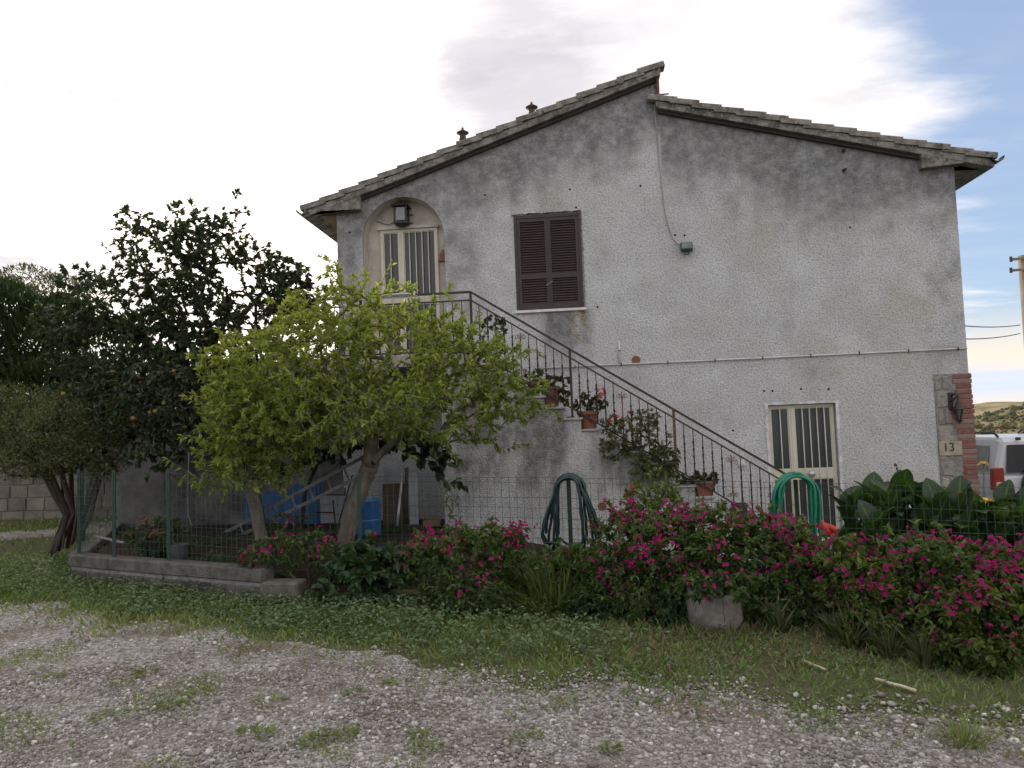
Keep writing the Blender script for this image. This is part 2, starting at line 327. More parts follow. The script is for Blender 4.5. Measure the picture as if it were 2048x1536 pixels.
MT['hosedark'] = simple('dark_green_hose', (.009, .034, .034), (.007, .024, .025), 10, .38, bump=.05)
MT['hosegreen'] = simple('bright_green_hose', (.010, .21, .115), (.008, .15, .085), 10, .35, bump=.05)
MT['fencegreen'] = simple('green_fence_paint', (.017, .055, .038), (.014, .04, .03), 9, .5, bump=.05)
MT['wire'] = simple('green_plastic_wire', (.05, .085, .075), (.09, .11, .10), 9, .5, bump=0)
MT['blueplastic'] = simple('blue_plastic', (.03, .15, .40), (.025, .11, .30), 4, .4, bump=.05)
MT['bluepanel'] = simple('dull_blue_panel', (.035, .13, .33), (.025, .095, .25), 3, .6, bump=.1)
MT['brownboard'] = simple('brown_board', (.10, .075, .06), (.065, .05, .04), 4, .8, sc=(6, 1, 1), bump=.2)
MT['greyboard'] = simple('pale_grey_board', (.38, .40, .43), (.28, .30, .33), 3, .6, bump=.1)
MT['cardboard'] = simple('cardboard', (.26, .17, .10), (.19, .125, .08), 5, .9)
MT['tarp'] = simple('blue_tarp', (.02, .07, .36), (.015, .05, .25), 12, .45, bump=.4, bscale=25, bd=.02)
MT['greycloth'] = simple('grey_cloth', (.10, .095, .095), None, 12, .9, bump=.4, bscale=25, bd=.02)
MT['redcloth'] = simple('red_plastic', (.55, .045, .025), (.42, .03, .02), 12, .5, bump=.3, bscale=40)
MT['bluerope'] = simple('blue_rope', (.05, .11, .20), None, 40, .8)
MT['block'] = simple('tufa_block', (.30, .27, .225), (.19, .17, .145), 3, .95, bump=.9, bscale=35, bd=.02, orn=.35)
MT['lowblock'] = simple('weathered_block', (.15, .14, .13), (.07, .066, .062), 5, .95, bump=.9, bscale=40, bd=.02, orn=.4)
MT['lowcap'] = simple('mossy_wall_cap', (.15, .138, .125), (.07, .066, .058), 6, .95, bump=.9, bscale=40, bd=.02)
MT['potconcrete'] = simple('pale_concrete_pot', (.27, .25, .228), (.15, .14, .13), 9, .95, bump=.6, bscale=50, bd=.01)
MT['bark'] = simple('grey_bark', (.20, .18, .15), (.10, .09, .075), 9, .95, bump=.8, bscale=30, bd=.015, sc=(1, 1, .35))
MT['barkdark'] = simple('dark_bark', (.075, .06, .05), (.04, .033, .028), 9, .95, bump=.8, bscale=30, bd=.015, sc=(1, 1, .35))
MT['stem'] = simple('green_stem', (.12, .14, .06), (.10, .09, .05), 12, .7)
MT['wood'] = simple('weathered_wood', (.20, .12, .085), (.12, .075, .055), 5, .9, sc=(1, 1, .2))
MT['pole'] = simple('concrete_pole', (.28, .23, .19), (.20, .17, .145), 2, .9)
MT['cane'] = simple('dry_cane', (.62, .55, .40), (.46, .39, .26), 12, .7)
MT['stick'] = simple('grey_stick', (.34, .29, .23), (.22, .18, .14), 12, .9)
MT['carwhite'] = simple('white_car_paint', (.66, .68, .72), (.60, .62, .66), 1, .22, bump=0, spec=.6)
MT['carblack'] = simple('black_car_trim', (.03, .031, .034), None, 6, .55, bump=.1)
MT['carglass'] = simple('car_glass', (.012, .016, .022), (.02, .025, .03), 2, .10, bump=0, spec=.3)
MT['carwin'] = simple('pale_reflecting_glass', (.25, .26, .25), (.16, .17, .17), 2, .1, bump=0, spec=.7)
MT['taillight'] = simple('red_tail_light', (.30, .015, .012), (.20, .012, .01), 4, .15, bump=0, spec=.6)
MT['clearlight'] = simple('pale_lamp_lens', (.55, .42, .36), None, 4, .15, bump=0)
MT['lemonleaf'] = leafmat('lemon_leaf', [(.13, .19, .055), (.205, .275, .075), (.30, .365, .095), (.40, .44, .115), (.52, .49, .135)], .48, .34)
MT['persleaf'] = leafmat('persimmon_leaf', [(.034, .055, .034), (.05, .075, .042), (.07, .098, .046), (.105, .125, .05), (.17, .115, .05)], .30, .42)
MT['climbleaf'] = leafmat('climber_leaf', [(.016, .032, .018), (.025, .045, .022), (.035, .06, .026)], .25, .45)
MT['bushleaf'] = leafmat('bush_leaf', [(.062, .085, .038), (.092, .12, .048), (.13, .16, .062), (.19, .21, .085)], .35, .5)
MT['hedgeleaf'] = leafmat('conifer_spray', [(.018, .036, .014), (.03, .055, .018), (.045, .078, .024), (.07, .10, .03)], .25, .6)
MT['oliveleaf'] = leafmat('olive_leaf', [(.06, .075, .035), (.09, .105, .05), (.12, .13, .06)], .35, .5)
MT['mirleaf'] = leafmat('four_oclock_leaf', [(.036, .07, .026), (.052, .098, .032), (.075, .128, .04), (.12, .175, .052), (.18, .225, .065)], .35, .45)
MT['mirpale'] = leafmat('pale_four_oclock_leaf', [(.05, .085, .022), (.08, .125, .03), (.12, .17, .04), (.19, .23, .06)], .38, .45)
MT['broadleaf'] = leafmat('broad_green_leaf', [(.028, .062, .026), (.04, .085, .034), (.055, .105, .04)], .3, .45)
MT['gerleaf'] = leafmat('geranium_leaf', [(.04, .07, .025), (.06, .095, .03), (.09, .12, .04), (.16, .13, .06)], .3, .5)
MT['dryleaf'] = leafmat('dry_rose_leaf', [(.06, .09, .032), (.095, .125, .05), (.14, .16, .075), (.17, .14, .085)], .3, .55)
MT['hydleaf'] = leafmat('hydrangea_leaf', [(.04, .07, .03), (.06, .10, .04), (.09, .13, .05)], .3, .5)
MT['coverleaf'] = leafmat('ground_cover_leaf', [(.07, .12, .05), (.105, .17, .072), (.145, .215, .10), (.20, .265, .14)], .3, .55)
MT['grassleaf'] = leafmat('grass_blade', [(.10, .155, .048), (.145, .21, .06), (.195, .265, .078), (.27, .275, .115)], .3, .6)
MT['dryweed'] = leafmat('dry_weed', [(.11, .075, .05), (.16, .115, .075), (.20, .16, .10), (.13, .15, .06)], .2, .8)
MT['longgrass'] = leafmat('long_grass', [(.05, .085, .03), (.075, .12, .035), (.11, .16, .045), (.2, .2, .1)], .3, .5)
MT['hydflower'] = leafmat('faded_hydrangea', [(.20, .12, .10), (.28, .17, .15), (.16, .09, .07)], .2, .8)
def flowermat(name, cols):
    t = NT(name); c = t.ramp(t.objrnd(), [(i / (len(cols) - 1), q) for i, q in enumerate(cols)]); t.done(c, .6, 0, .2)
    tr = t.N.new('ShaderNodeBsdfTranslucent'); t.put(tr.inputs[0], c); ms = t.N.new('ShaderNodeMixShader'); ms.inputs[0].default_value = .3
    t.L.new(t.b.outputs[0], ms.inputs[1]); t.L.new(tr.outputs[0], ms.inputs[2]); t.L.new(ms.outputs[0], t.out.inputs[0]); return t.m
MT['magenta'] = flowermat('magenta_petals', [(.34, .018, .12), (.42, .035, .18), (.27, .014, .15), (.40, .03, .11)])
MT['pinkred'] = flowermat('pink_geranium_petals', [(.72, .06, .12), (.78, .12, .18)])
MT['redpetal'] = flowermat('red_petals', [(.5, .02, .03), (.6, .03, .03)])
MT['yellow'] = flowermat('yellow_canna_petals', [(.85, .55, .08), (.9, .66, .16)])
MT['orange'] = flowermat('red_canna_petals', [(.75, .06, .03), (.8, .10, .03)])
MT['fruit'] = flowermat('unripe_fruit', [(.22, .23, .06), (.30, .24, .07), (.34, .19, .06)])
t = NT('canna_leaf_green'); c = t.ramp(t.objrnd(), [(0, (.026, .062, .022)), (.6, (.038, .085, .027)), (.85, (.06, .118, .032)), (1, (.14, .20, .04))]); c = t.mix(t.sstep(t.noise(6, 4), .4, .7), c, (.025, .055, .022)); c = t.mix(t.sstep(t.attr('rib'), .14, .0), c, (.11, .16, .055)); t.done(c, .38, 0, .5)
tr = t.N.new('ShaderNodeBsdfTranslucent'); t.put(tr.inputs[0], t.mix(1.0, c, (1.6, 1.7, .6), 'MULTIPLY')); ms = t.N.new('ShaderNodeMixShader'); ms.inputs[0].default_value = .35
t.L.new(t.b.outputs[0], ms.inputs[1]); t.L.new(tr.outputs[0], ms.inputs[2]); t.L.new(ms.outputs[0], t.out.inputs[0]); MT['canna'] = t.m
MT['cannabrown'] = simple('withered_canna_leaf', (.10, .055, .035), (.06, .035, .025), 8, .7)
# ground
t = NT('ground_soil'); a = t.noise(.35, 6, .6); b = t.noise(3, 6, .65); f = t.noise(30, 4, .7)
c = t.mix(t.sstep(b, .35, .65), (.11, .10, .066), (.07, .068, .042)); c = t.mix(t.sstep(a, .3, .55), c, (.09, .105, .045)); c = t.mix(t.sstep(f, .55, .72), c, (.17, .14, .10)); t.bump(f, .8, .02); MT['ground'] = t.done(c, .98, 0, .1)
t = NT('garden_soil'); b = t.noise(3, 6, .65); f = t.noise(30, 4, .7); c = t.mix(t.sstep(b, .35, .65), (.055, .044, .034), (.03, .025, .02)); t.bump(f, .9, .03); MT['garden'] = t.done(c, .98, 0, .1)
t = NT('gravel_bed'); v = t.voro(42, out=1); vd = t.voro(42, out=0); v2 = t.voro(95, out=1); b = t.noise(1.2, 6, .65); f = t.noise(12, 5, .7)
sp = t.N.new('ShaderNodeSeparateColor'); t.L.new(v, sp.inputs[0]); sp2 = t.N.new('ShaderNodeSeparateColor'); t.L.new(v2, sp2.inputs[0])
peb = t.ramp(sp.outputs[0], [(0, (.12, .112, .103)), (.35, (.25, .238, .22)), (.7, (.38, .365, .345)), (1, (.58, .565, .545))]); peb2 = t.ramp(sp2.outputs[0], [(0, (.115, .107, .098)), (.6, (.27, .255, .24)), (1, (.50, .485, .465))])
c = t.mix(t.sstep(f, .4, .6), peb, peb2); c = t.mix(t.math('MULTIPLY', t.sstep(b, .44, .66), .8), c, (.135, .092, .062)); t.bump(t.math('SUBTRACT', 1, vd), .8, .012); MT['gravel'] = t.done(c, .95, 0, .15)
t = NT('pebble'); c = t.ramp(t.attr('rnd'), [(0, (.11, .106, .10)), (.25, (.22, .21, .20)), (.5, (.31, .285, .255)), (.7, (.40, .388, .37)), (.88, (.53, .515, .49)), (1, (.74, .725, .70))]); c = t.mix(t.sstep(t.noise(40, 3), .4, .7), c, (.20, .17, .14)); MT['pebble'] = t.done(c, .85, 0, .25)
t = NT('dry_hillside'); c = t.mix(t.sstep(t.noise(.06, 6, .65), .4, .62), (.34, .27, .17), (.19, .17, .09)); c = t.mix(t.sstep(t.noise(.5, 5, .7), .5, .65), c, (.09, .10, .05)); MT['hill'] = t.done(c, .98, 0, .1)
MT['scrub'] = leafmat('hill_scrub', [(.05, .06, .03), (.09, .095, .045), (.16, .14, .07)], .1, .9)
# ------------------------------------------------------------------ instanced meshes in numpy
LEAF = (np.array([(0, 0, 0), (.5, .42, .10), (-.5, .42, .10), (0, .45, -.04), (0, 1, -.06)], float), np.array([(0, 1, 3), (0, 3, 2), (1, 4, 3), (3, 4, 2)]))
HEART = (np.array([(0, 0, 0), (.5, .26, .08), (.36, .64, .06), (-.5, .26, .08), (-.36, .64, .06), (0, .45, -.05), (0, 1, -.12)], float), np.array([(0, 1, 5), (1, 2, 5), (2, 6, 5), (6, 4, 5), (4, 3, 5), (3, 0, 5)]))
BLADE = (np.array([(-.5, 0, 0), (.5, 0, 0), (-.36, .5, .06), (.36, .5, .06), (0, 1, .0)], float), np.array([(0, 1, 3), (0, 3, 2), (2, 3, 4)]))
def ico():
    p = (1 + 5 ** .5) / 2
    v = np.array([(-1, p, 0), (1, p, 0), (-1, -p, 0), (1, -p, 0), (0, -1, p), (0, 1, p), (0, -1, -p), (0, 1, -p), (p, 0, -1), (p, 0, 1), (-p, 0, -1), (-p, 0, 1)], float); v /= np.linalg.norm(v[0])
    f = np.array([(0, 11, 5), (0, 5, 1), (0, 1, 7), (0, 7, 10), (0, 10, 11), (1, 5, 9), (5, 11, 4), (11, 10, 2), (10, 7, 6), (7, 1, 8), (3, 9, 4), (3, 4, 2), (3, 2, 6), (3, 6, 8), (3, 8, 9), (4, 9, 5), (2, 4, 11), (6, 2, 10), (8, 6, 7), (9, 8, 1)])
    return v, f
ICO = ico()
def nrm(a): return a / np.maximum(np.linalg.norm(a, axis=-1, keepdims=True), 1e-9)
def frames(d, up):
    """rotation matrices whose y axis is d and whose z axis leans to up"""
    y = nrm(d); x = nrm(np.cross(y, up)); z = np.cross(x, y); return np.stack([x, y, z], -1)
def scatter(name, tpl, rot, scl, loc, rnd, mat, parent=None, smooth=False):
    tv, tf = tpl; N = len(loc); n = len(tv); k = tf.shape[1]
    V = np.einsum('nij,nkj->nki', rot, tv[None] * scl[:, None, :]) + loc[:, None, :]
    if parent: V = V - np.array(wpos(parent))
    F = (tf[None] + (np.arange(N) * n)[:, None, None]).reshape(-1)
    me = bpy.data.meshes.new(name); me.vertices.add(N * n); me.vertices.foreach_set('co', V.astype(np.float32).ravel())
    nf = N * len(tf); me.loops.add(nf * k); me.loops.foreach_set('vertex_index', F.astype(np.int32)); me.polygons.add(nf)
    me.polygons.foreach_set('loop_start', np.arange(nf, dtype=np.int32) * k)
    me.polygons.foreach_set('use_smooth', np.full(nf, smooth))
    at = me.attributes.new('rnd', 'FLOAT', 'POINT'); at.data.foreach_set('value', np.repeat(rnd, n).astype(np.float32))
    me.update(); me.validate(); return link(name, me, mat, parent)
def rand_unit(rg, n): return nrm(rg.normal(size=(n, 3)))
def leaves_at(name, P, D, tpl, ln, wd, rg, mat, parent, droop=.3, upj=.55, rndf=None, spread=.8):
    """leaves with base at P growing along D with jitter"""
    n = len(P); d = nrm(D + rand_unit(rg, n) * spread + np.array([0, 0, -droop])); up = nrm(np.array([0, 0, 1.]) + rand_unit(rg, n) * upj)
    s = ln * rg.uniform(.65, 1.25, n); scl = np.stack([s * wd / 1.0 * rg.uniform(.85, 1.15, n), s, s], -1)
    r = rg.uniform(0, 1, n) if rndf is None else np.clip(rndf, 0, 1)
    return stuff(scatter(name, tpl, frames(d, up), scl, P, r, mat, parent))
# ------------------------------------------------------------------ branching
def grow(paths, attr, seg=.16, wob=.02, seed=1, lift=.35, tip=.004, expo=2.4, root_r=None):
    rg = np.random.default_rng(seed); pos = []; par = []
    for pth in paths:                                    # each path: list of points, first may repeat a point of an earlier path
        last = -1
        if pos:
            dd = np.linalg.norm(np.array(pos) - np.array(pth[0]), axis=1); last = int(dd.argmin())
        for i, p in enumerate(pth):
            if i == 0 and last >= 0: continue
            pos.append(np.array(p, float)); par.append(last); last = len(pos) - 1
    ntrunk = len(pos)
    start = max(1, ntrunk // 3)
    c = np.mean(pos[start:ntrunk], axis=0); attr = attr[np.argsort(np.linalg.norm(attr - c, axis=1))]
    tips = []
    for a in attr:
        P = np.array(pos[start:]); v = a - P; d = np.linalg.norm(v, axis=1)
        cost = d + lift * np.maximum(0, -v[:, 2])
        i = int(cost.argmin()) + start; p0 = pos[i]; L = np.linalg.norm(a - p0)
        if L < 1e-3: continue
        pd = p0 - pos[par[i]] if par[i] >= 0 else np.array([0, 0, 1.]); pd = pd / max(np.linalg.norm(pd), 1e-6)
        k = max(1, int(round(L / seg))); ctrl = p0 + pd * L * .35 + np.array([0, 0, .08 * L]); last = i; chain = []
        for j in range(1, k + 1):
            t = j / k; q = (1 - t) ** 2 * p0 + 2 * t * (1 - t) * ctrl + t * t * a + (rg.normal(size=3) * wob if j < k else 0)
            pos.append(q); par.append(last); last = len(pos) - 1; chain.append(last)
        tips.append((i, chain))
    pos = np.array(pos); par = np.array(par); acc = np.zeros(len(pos))
    for i in range(len(pos) - 1, -1, -1):
        if acc[i] == 0: acc[i] = 1
        if par[i] >= 0: acc[par[i]] += acc[i]
    if root_r: expo = max(1.2, math.log(max(acc[0], 3)) / math.log(max(root_r / tip, 1.6)))
    r = tip * acc ** (1 / expo)
    return pos, par, r, tips, ntrunk
def branch_mesh(name, pos, par, r, mat, parent, n=5, ntrunk=0, minr=0.0):
    mb = MB(); idx = [i for i in range(len(pos)) if par[i] >= 0 and r[i] >= minr]
    off = np.array(wpos(parent)); V = []; F = []
    A = pos[par[idx]]; B = pos[idx]; ra = np.minimum(r[par[idx]], r[idx] * 1.35); rb = r[idx]
    for j, i in enumerate(idx):
        if i < ntrunk: ra[j] = r[par[i]]
    d = nrm(B - A); ref = np.where(np.abs(d[:, 2:3]) > .9, np.array([[1., 0, 0]]), np.array([[0, 0, 1.]])); u = nrm(np.cross(d, ref)); w = np.cross(d, u)
    B = B + d * (rb * .25)[:, None]
    m = np.array([n] * len(idx)); ang = np.arange(n) * 2 * np.pi / n
    ring = u[:, None, :] * np.cos(ang)[None, :, None] + w[:, None, :] * np.sin(ang)[None, :, None]
    V = np.concatenate([A[:, None] + ring * ra[:, None, None], B[:, None] + ring * rb[:, None, None]], 1) - off
    q = np.array([(j, (j + 1) % n, n + (j + 1) % n, n + j) for j in range(n)])
    Fs = (q[None] + (np.arange(len(idx)) * 2 * n)[:, None, None]).reshape(-1)
    me = bpy.data.meshes.new(name); me.vertices.add(V.shape[0] * 2 * n); me.vertices.foreach_set('co', V.astype(np.float32).ravel()); nf = len(idx) * n
    me.loops.add(nf * 4); me.loops.foreach_set('vertex_index', Fs.astype(np.int32)); me.polygons.add(nf); me.polygons.foreach_set('loop_start', np.arange(nf, dtype=np.int32) * 4)
    me.polygons.foreach_set('use_smooth', np.full(nf, True)); me.update(); me.validate()
    return link(name, me, mat, parent)
def ell_points(rg, blobs, n, shell=.5):
    """points in a union of ellipsoids (cx,cy,cz,rx,ry,rz[,weight]), pushed towards the surface"""
    w = np.array([(b[3] * b[4] * b[5]) ** (2 / 3) * (b[6] if len(b) > 6 else 1) for b in blobs]); w /= w.sum(); k = rg.choice(len(blobs), n, p=w)
    B = np.array([b[:6] for b in blobs])[k]; u = rand_unit(rg, n) * (rg.uniform(0, 1, (n, 1)) ** (1 / 3 * (1 - shell) + .001 * shell))
    return B[:, :3] + u * B[:, 3:6]
def twig_leaves(pos, par, tips, per, rg, along=.5):
    P = []; D = []
    for i, ch in tips:
        k = per if isinstance(per, int) else rg.integers(per[0], per[1] + 1)
        allc = [i] + ch
        for _ in range(k):
            t = 1 - along * rg.uniform(0, 1) ** 1.3; f = t * (len(allc) - 1); a = int(min(len(allc) - 2, f)); b = a + 1; fr = f - a
            p = pos[allc[a]] * (1 - fr) + pos[allc[b]] * fr; d = pos[allc[b]] - pos[allc[a]]
            P.append(p); D.append(d / max(np.linalg.norm(d), 1e-6))
    return np.array(P), np.array(D)
def B(px, py, Y, rpx, ry, rpz, w=1.0):
    """ellipsoid with its centre where the photo shows it at depth Y; radii across and up given in photo pixels at that depth"""
    p = atY(px, py, Y); s = Y / FPX; return (p.x, p.y, p.z, rpx * s, ry, rpz * s, w)
# ------------------------------------------------------------------ ground
def sheet(name, xs, ys, zf, mat, keep=None, parent=None):
    X, Y = np.meshgrid(xs, ys); Z = zf(X, Y); nx = len(xs); ny = len(ys); V = np.stack([X, Y, Z], -1).reshape(-1, 3); F = []
    for j in range(ny - 1):
        for i in range(nx - 1):
            if keep is None or keep((xs[i] + xs[i + 1]) / 2, (ys[j] + ys[j + 1]) / 2): F.append((j * nx + i, j * nx + i + 1, (j + 1) * nx + i + 1, (j + 1) * nx + i))
    me = bpy.data.meshes.new(name); me.from_pydata(V.tolist(), [], F); me.polygons.foreach_set('use_smooth', [True] * len(F)); me.update()
    return link(name, me, mat, parent)
def graded(lo, hi, c0, c1, step, k=1.35):
    a = list(np.arange(c0, c1 + 1e-6, step)); s = step; x = c0
    while x > lo: s *= k; x -= s; a.insert(0, x)
    s = step; x = a[-1]
    while x < hi: s *= k; x += s; a.append(x)
    return np.array(a)
struct(sheet('ground', graded(-900, 900, -14, 12, .3), graded(-900, 900, -2, 20, .3), gz, MT['ground']))
# gravel drive: its far edge runs from the left of the house obliquely to the right foreground
EDGE = np.array([(-30, 11.2), (-14, 9.6), (-9, 8.75), (-6.6, 8.2), (-5.4, 7.65), (-4.3, 7.1), (-3.2, 6.6), (-2.2, 6.2), (-1.2, 5.62), (-.5, 5.3), (.2, 5.05), (.9, 4.85), (1.5, 4.75), (2.1, 4.45), (2.9, 4.0), (4, 3.3), (6, 2.2), (12, 0), (30, -6)])
def edge_y(x): return np.interp(x, EDGE[:, 0], EDGE[:, 1]) + .12 * np.sin(np.asarray(x) * 3.1) + .07 * np.sin(np.asarray(x) * 7.7 + 1)
def drive():
    xs = np.concatenate([np.linspace(-28, -7, 40), np.arange(-6.9, 5, .12), np.linspace(5, 28, 40)]); V = []; F = []; rows = 26
    for x in xs:
        e = float(edge_y(x))
        for r in range(rows):
            y = e - (r / (rows - 1)) ** 1.3 * 14; V.append((x, y, float(gz(x, y)) + .006 + (.0 if r else -.004)))
    for i in range(len(xs) - 1):
        for r in range(rows - 1): a = i * rows + r; F.append((a, a + 1, a + rows + 1, a + rows))
    me = bpy.data.meshes.new('gravel_drive'); me.from_pydata(V, [], F); me.polygons.foreach_set('use_smooth', [True] * len(F)); me.update(); return link('gravel_drive', me, MT['gravel'])
struct(drive())
def track():
    V = []; F = []; pts = [(-30, 15.3, .8), (-16, 14.6, .8), (-11.5, 13.6, .75), (-9.6, 14.6, .8), (-8.9, 17, .9), (-8.9, 24, 1)]
    P = np.array(pts); tt = np.linspace(0, len(P) - 1, 60)
    Q = np.stack([np.interp(tt, np.arange(len(P)), P[:, k]) for k in range(3)], 1)
    for i in range(60):
        d = Q[min(i + 1, 59), :2] - Q[max(i - 1, 0), :2]; d = d / np.linalg.norm(d); nn = np.array([-d[1], d[0]])
        for s in (-1, -.33, .33, 1):
            p = Q[i, :2] + nn * s * Q[i, 2] * (1 + .1 * math.sin(i)); V.append((p[0], p[1], float(gz(*p)) + .008))
    for i in range(59):
        for k in range(3): a = i * 4 + k; F.append((a, a + 1, a + 5, a + 4))
    me = bpy.data.meshes.new('side_track'); me.from_pydata(V, [], F); me.update(); return link('side_track', me, MT['gravel'])
struct(track())
YF = 12.5; YS = 11.35
# garden behind the low wall and fence
FENCE = [(-6.25, 9.12), (-5.57, 8.77), (-4.70, 8.42), (-3.35, 7.86), (-2.42, 8.2), (-.15, 8.12), (2.13, 8.0), (5.2, 7.6)]
def fence_y(x): f = np.array(FENCE); return np.interp(x, f[:, 0], f[:, 1])
def gard(x, y):
    x = np.asarray(x, float); y = np.asarray(y, float); v = gard0(x, y); k = sm(-.05, .8, y - fence_y(x)); k = np.where(x < -3.4, 1, k); return gz(x, y) - .02 + (v - gz(x, y) + .02) * k
def gard0(x, y): return np.where(x < 9, .27 - .62 * sm(-2.6, 1.5, x), 0) + .015 * np.sin(x * 5) * np.sin(y * 4.3)
def gkeep(x, y):
    if x < -6.25: return y > 9.12 + (-6.25 - x) * 2.13 + .1
    return y > fence_y(x) + (.05 if x < -3.3 else -.3)
struct(sheet('garden_soil', np.arange(-7.8, 1.01, .16), np.arange(7.5, 12.5, .12), gard, MT['garden'], gkeep))
# hillside far behind the house
def hills():
    xs = np.linspace(-40, 330, 75); ys = np.linspace(95, 320, 40); rg = np.random.default_rng(4)
    def zf(X, Y):
        s = sm(100, 180, Y); return -7.5 + s * (9.6 + 1.2 * np.sin(X * .045 + 1) + .8 * np.sin(X * .13)) + .5 * np.sin(X * .31) * np.sin(Y * .2) * s
    o = struct(sheet('hillside', xs, ys, zf, MT['hill'])); n = 5000
    x = rg.uniform(40, 160, n); y = rg.uniform(100, 185, n); z = zf(x, y); s = rg.uniform(.15, .5, n) * (1 + 1.2 * (rg.uniform(0, 1, n) < .1))
    rot = frames(nrm(rg.normal(size=(n, 3))), nrm(rg.normal(size=(n, 3)))); sc = np.stack([s * 1.2, s, s * .8], -1)
    tag(stuff(scatter('hill_scrub', ICO, rot, sc, np.stack([x, y, z + s * .2], -1), rg.uniform(0, 1, n), MT['scrub'])), 'low dry scrub bushes dotted over the far hillside', 'scrub')
hills()
# ------------------------------------------------------------------ house
house = thing('farmhouse', 'two storey grey roughcast farmhouse with gable roof, shutter and two glazed doors', 'house', (1.0, YF, 0))
def zL(x): return 5.65 + .332 * (x + 3.49)
def zR(x): return 6.786 - .261 * (x - 1.42)
arch = [(-3.50, 2.80), (-2.12, 2.80), (-2.12, 4.92)] + [(-2.81 + .69 * math.cos(a), 4.92 + .70 * math.sin(a)) for a in np.linspace(0, math.pi, 25)[1:-1]] + [(-3.50, 4.92)]
WIN = (-.955, .15, 3.60, 5.175); DOOR = (2.963, 4.006, -.21, 1.895)
def rect(b): return [(b[0], b[2]), (b[1], b[2]), (b[1], b[3]), (b[0], b[3])]
def wall_with_holes(name, outline, holes, Y, mat, parent):
    bm = bmesh.new(); E = []
    for lp in [outline] + [h for h, _ in holes]:
        vs_ = [bm.verts.new((p[0], Y, p[1])) for p in lp]
        for i in range(len(vs_)): E.append(bm.edges.new((vs_[i], vs_[(i + 1) % len(vs_)])))
    bmesh.ops.triangle_fill(bm, use_beauty=True, use_dissolve=False, edges=E)
    for f in bm.faces:
        f.normal_update()
        if f.normal.y > 0: f.normal_flip()
    for h, dep in holes:
        a = [bm.verts.new((p[0], Y, p[1])) for p in h]; b = [bm.verts.new((p[0], Y + dep, p[1])) for p in h]
        for i in range(len(h)): j = (i + 1) % len(h); bm.faces.new((a[i], b[i], b[j], a[j]))
    me = bpy.data.meshes.new(name); off = wpos(parent)
    for v in bm.verts: v.co -= off
    bm.to_mesh(me); bm.free(); return link(name, me, mat, parent)
outline = [(-3.94, -.7), (6.03, -.7), (6.03, zR(6.03) + .05), (1.47, zR(1.47) + .05), (1.47, zL(1.47) + .05), (-3.94, zL(-3.94) + .05)]
# a shallow irregular right-hand edge keeps the corner from being ruler straight
wall_with_holes('facade_wall', outline, [(arch, .30), (rect(WIN), .09), (rect(DOOR), .16)], YF, MT['facade'], house)
MB().bb(-3.94, -3.64, YF + .003, 22, -.7, 5.5).build('side_wall', MT['facade'], house)
MB().bb(5.73, 6.03, YF + .003, 22, -.7, 5.6).build('side_wall', MT['facade'], house)
MB().bb(-3.6, -2.0, YF + .302, YF + .42, 2.7, 5.75).build('niche_back', MT['niche'], house)
# cream skin of the niche reveal, a few millimetres inside the opening
mb = MB(); k = len(arch); ins = [(-2.81 + (p[0] + 2.81) * .993, p[1] - (.005 if p[1] > 4.93 else 0)) for p in arch]
mb.add([(p[0], YF + .015, p[1]) for p in ins[1:]] + [(ins[0][0], YF + .015, ins[0][1])] + [(p[0], YF + .3, p[1]) for p in ins[1:]] + [(ins[0][0], YF + .3, ins[0][1])], [(i, i + 1, i + 1 + k, i + k) for i in range(k - 1)])
mb.build('niche_reveal', MT['niche'], house, smooth=False)
# roof
rl = MB().prism([(-4.46, zL(-4.46)), (1.535, zL(1.535)), (1.535, zL(1.535) + .11), (-4.46, zL(-4.46) + .11)], 'y', 12.36, 22.3).build('roof', MT['concrete'], house)
rr = MB().prism([(1.44, zR(1.44)), (6.56, zR(6.56)), (6.56, zR(6.56) + .11), (1.44, zR(1.44) + .11)], 'y', 12.36, 22.3).build('roof', MT['concrete'], house)
rng = random.Random(3)
def tile_mesh(L):
    mb = MB(); n = 7; V = []; F = []
    for i, x in enumerate((0, L)):
        for j in range(n + 1):
            a = math.pi * j / n; w = .115 - .012 * i; V.append((x, -w * math.cos(a), .078 + .026 * math.sin(a) ** .6))
        V += [(x, .115, 0), (x, -.115, 0)]
    m = n + 3
    for j in range(n + 2): F.append((j, j + 1, m + j + 1, m + j))
    F += [(m - 1, 0, m, 2 * m - 1), tuple(range(m - 1, -1, -1)), tuple(range(m, 2 * m))]
    me = bpy.data.meshes.new('verge_tile'); me.from_pydata(V, [], F); me.update(); me.materials.append(MT['verge']); return me
tmL = tile_mesh(.44); tmR = tile_mesh(.47)
for k in range(18):
    x = -4.50 + .3345 * k; o = link('verge_tile', tmL, None, rl); a = math.atan(.332) - .085 + rng.uniform(-.012, .012)
    o.location = Vector((x, 12.445 + rng.uniform(-.012, .012), zL(x) + .135 + rng.uniform(-.006, .006))) - wpos(rl); o.rotation_euler = (0, -a, 0)
for k in range(15):
    x = 6.60 - .345 * k; o = link('verge_tile', tmR, None, rr); a = math.atan(.261) - .085 + rng.uniform(-.012, .012)
    o.location = Vector((x, 12.445 + rng.uniform(-.012, .012), zR(x) + .132 + rng.uniform(-.006, .006))) - wpos(rr); o.rotation_euler = (0, -a, math.pi)
MB().prism([(-3.5, zL(-3.5) - .055), (1.46, zL(1.46) - .055), (1.46, zL(1.46) - .002), (-3.5, zL(-3.5) - .002)], 'y', 12.43, 12.52).build('verge_shadow_strip', MT['vergeshade'], house)  # dark strips added to draw the shadow beneath the verge
MB().prism([(1.475, zR(1.475) - .055), (5.48, zR(5.48) - .055), (5.48, zR(5.48) - .002), (1.475, zR(1.475) - .002)], 'y', 12.43, 12.52).build('verge_shadow_strip', MT['vergeshade'], house)
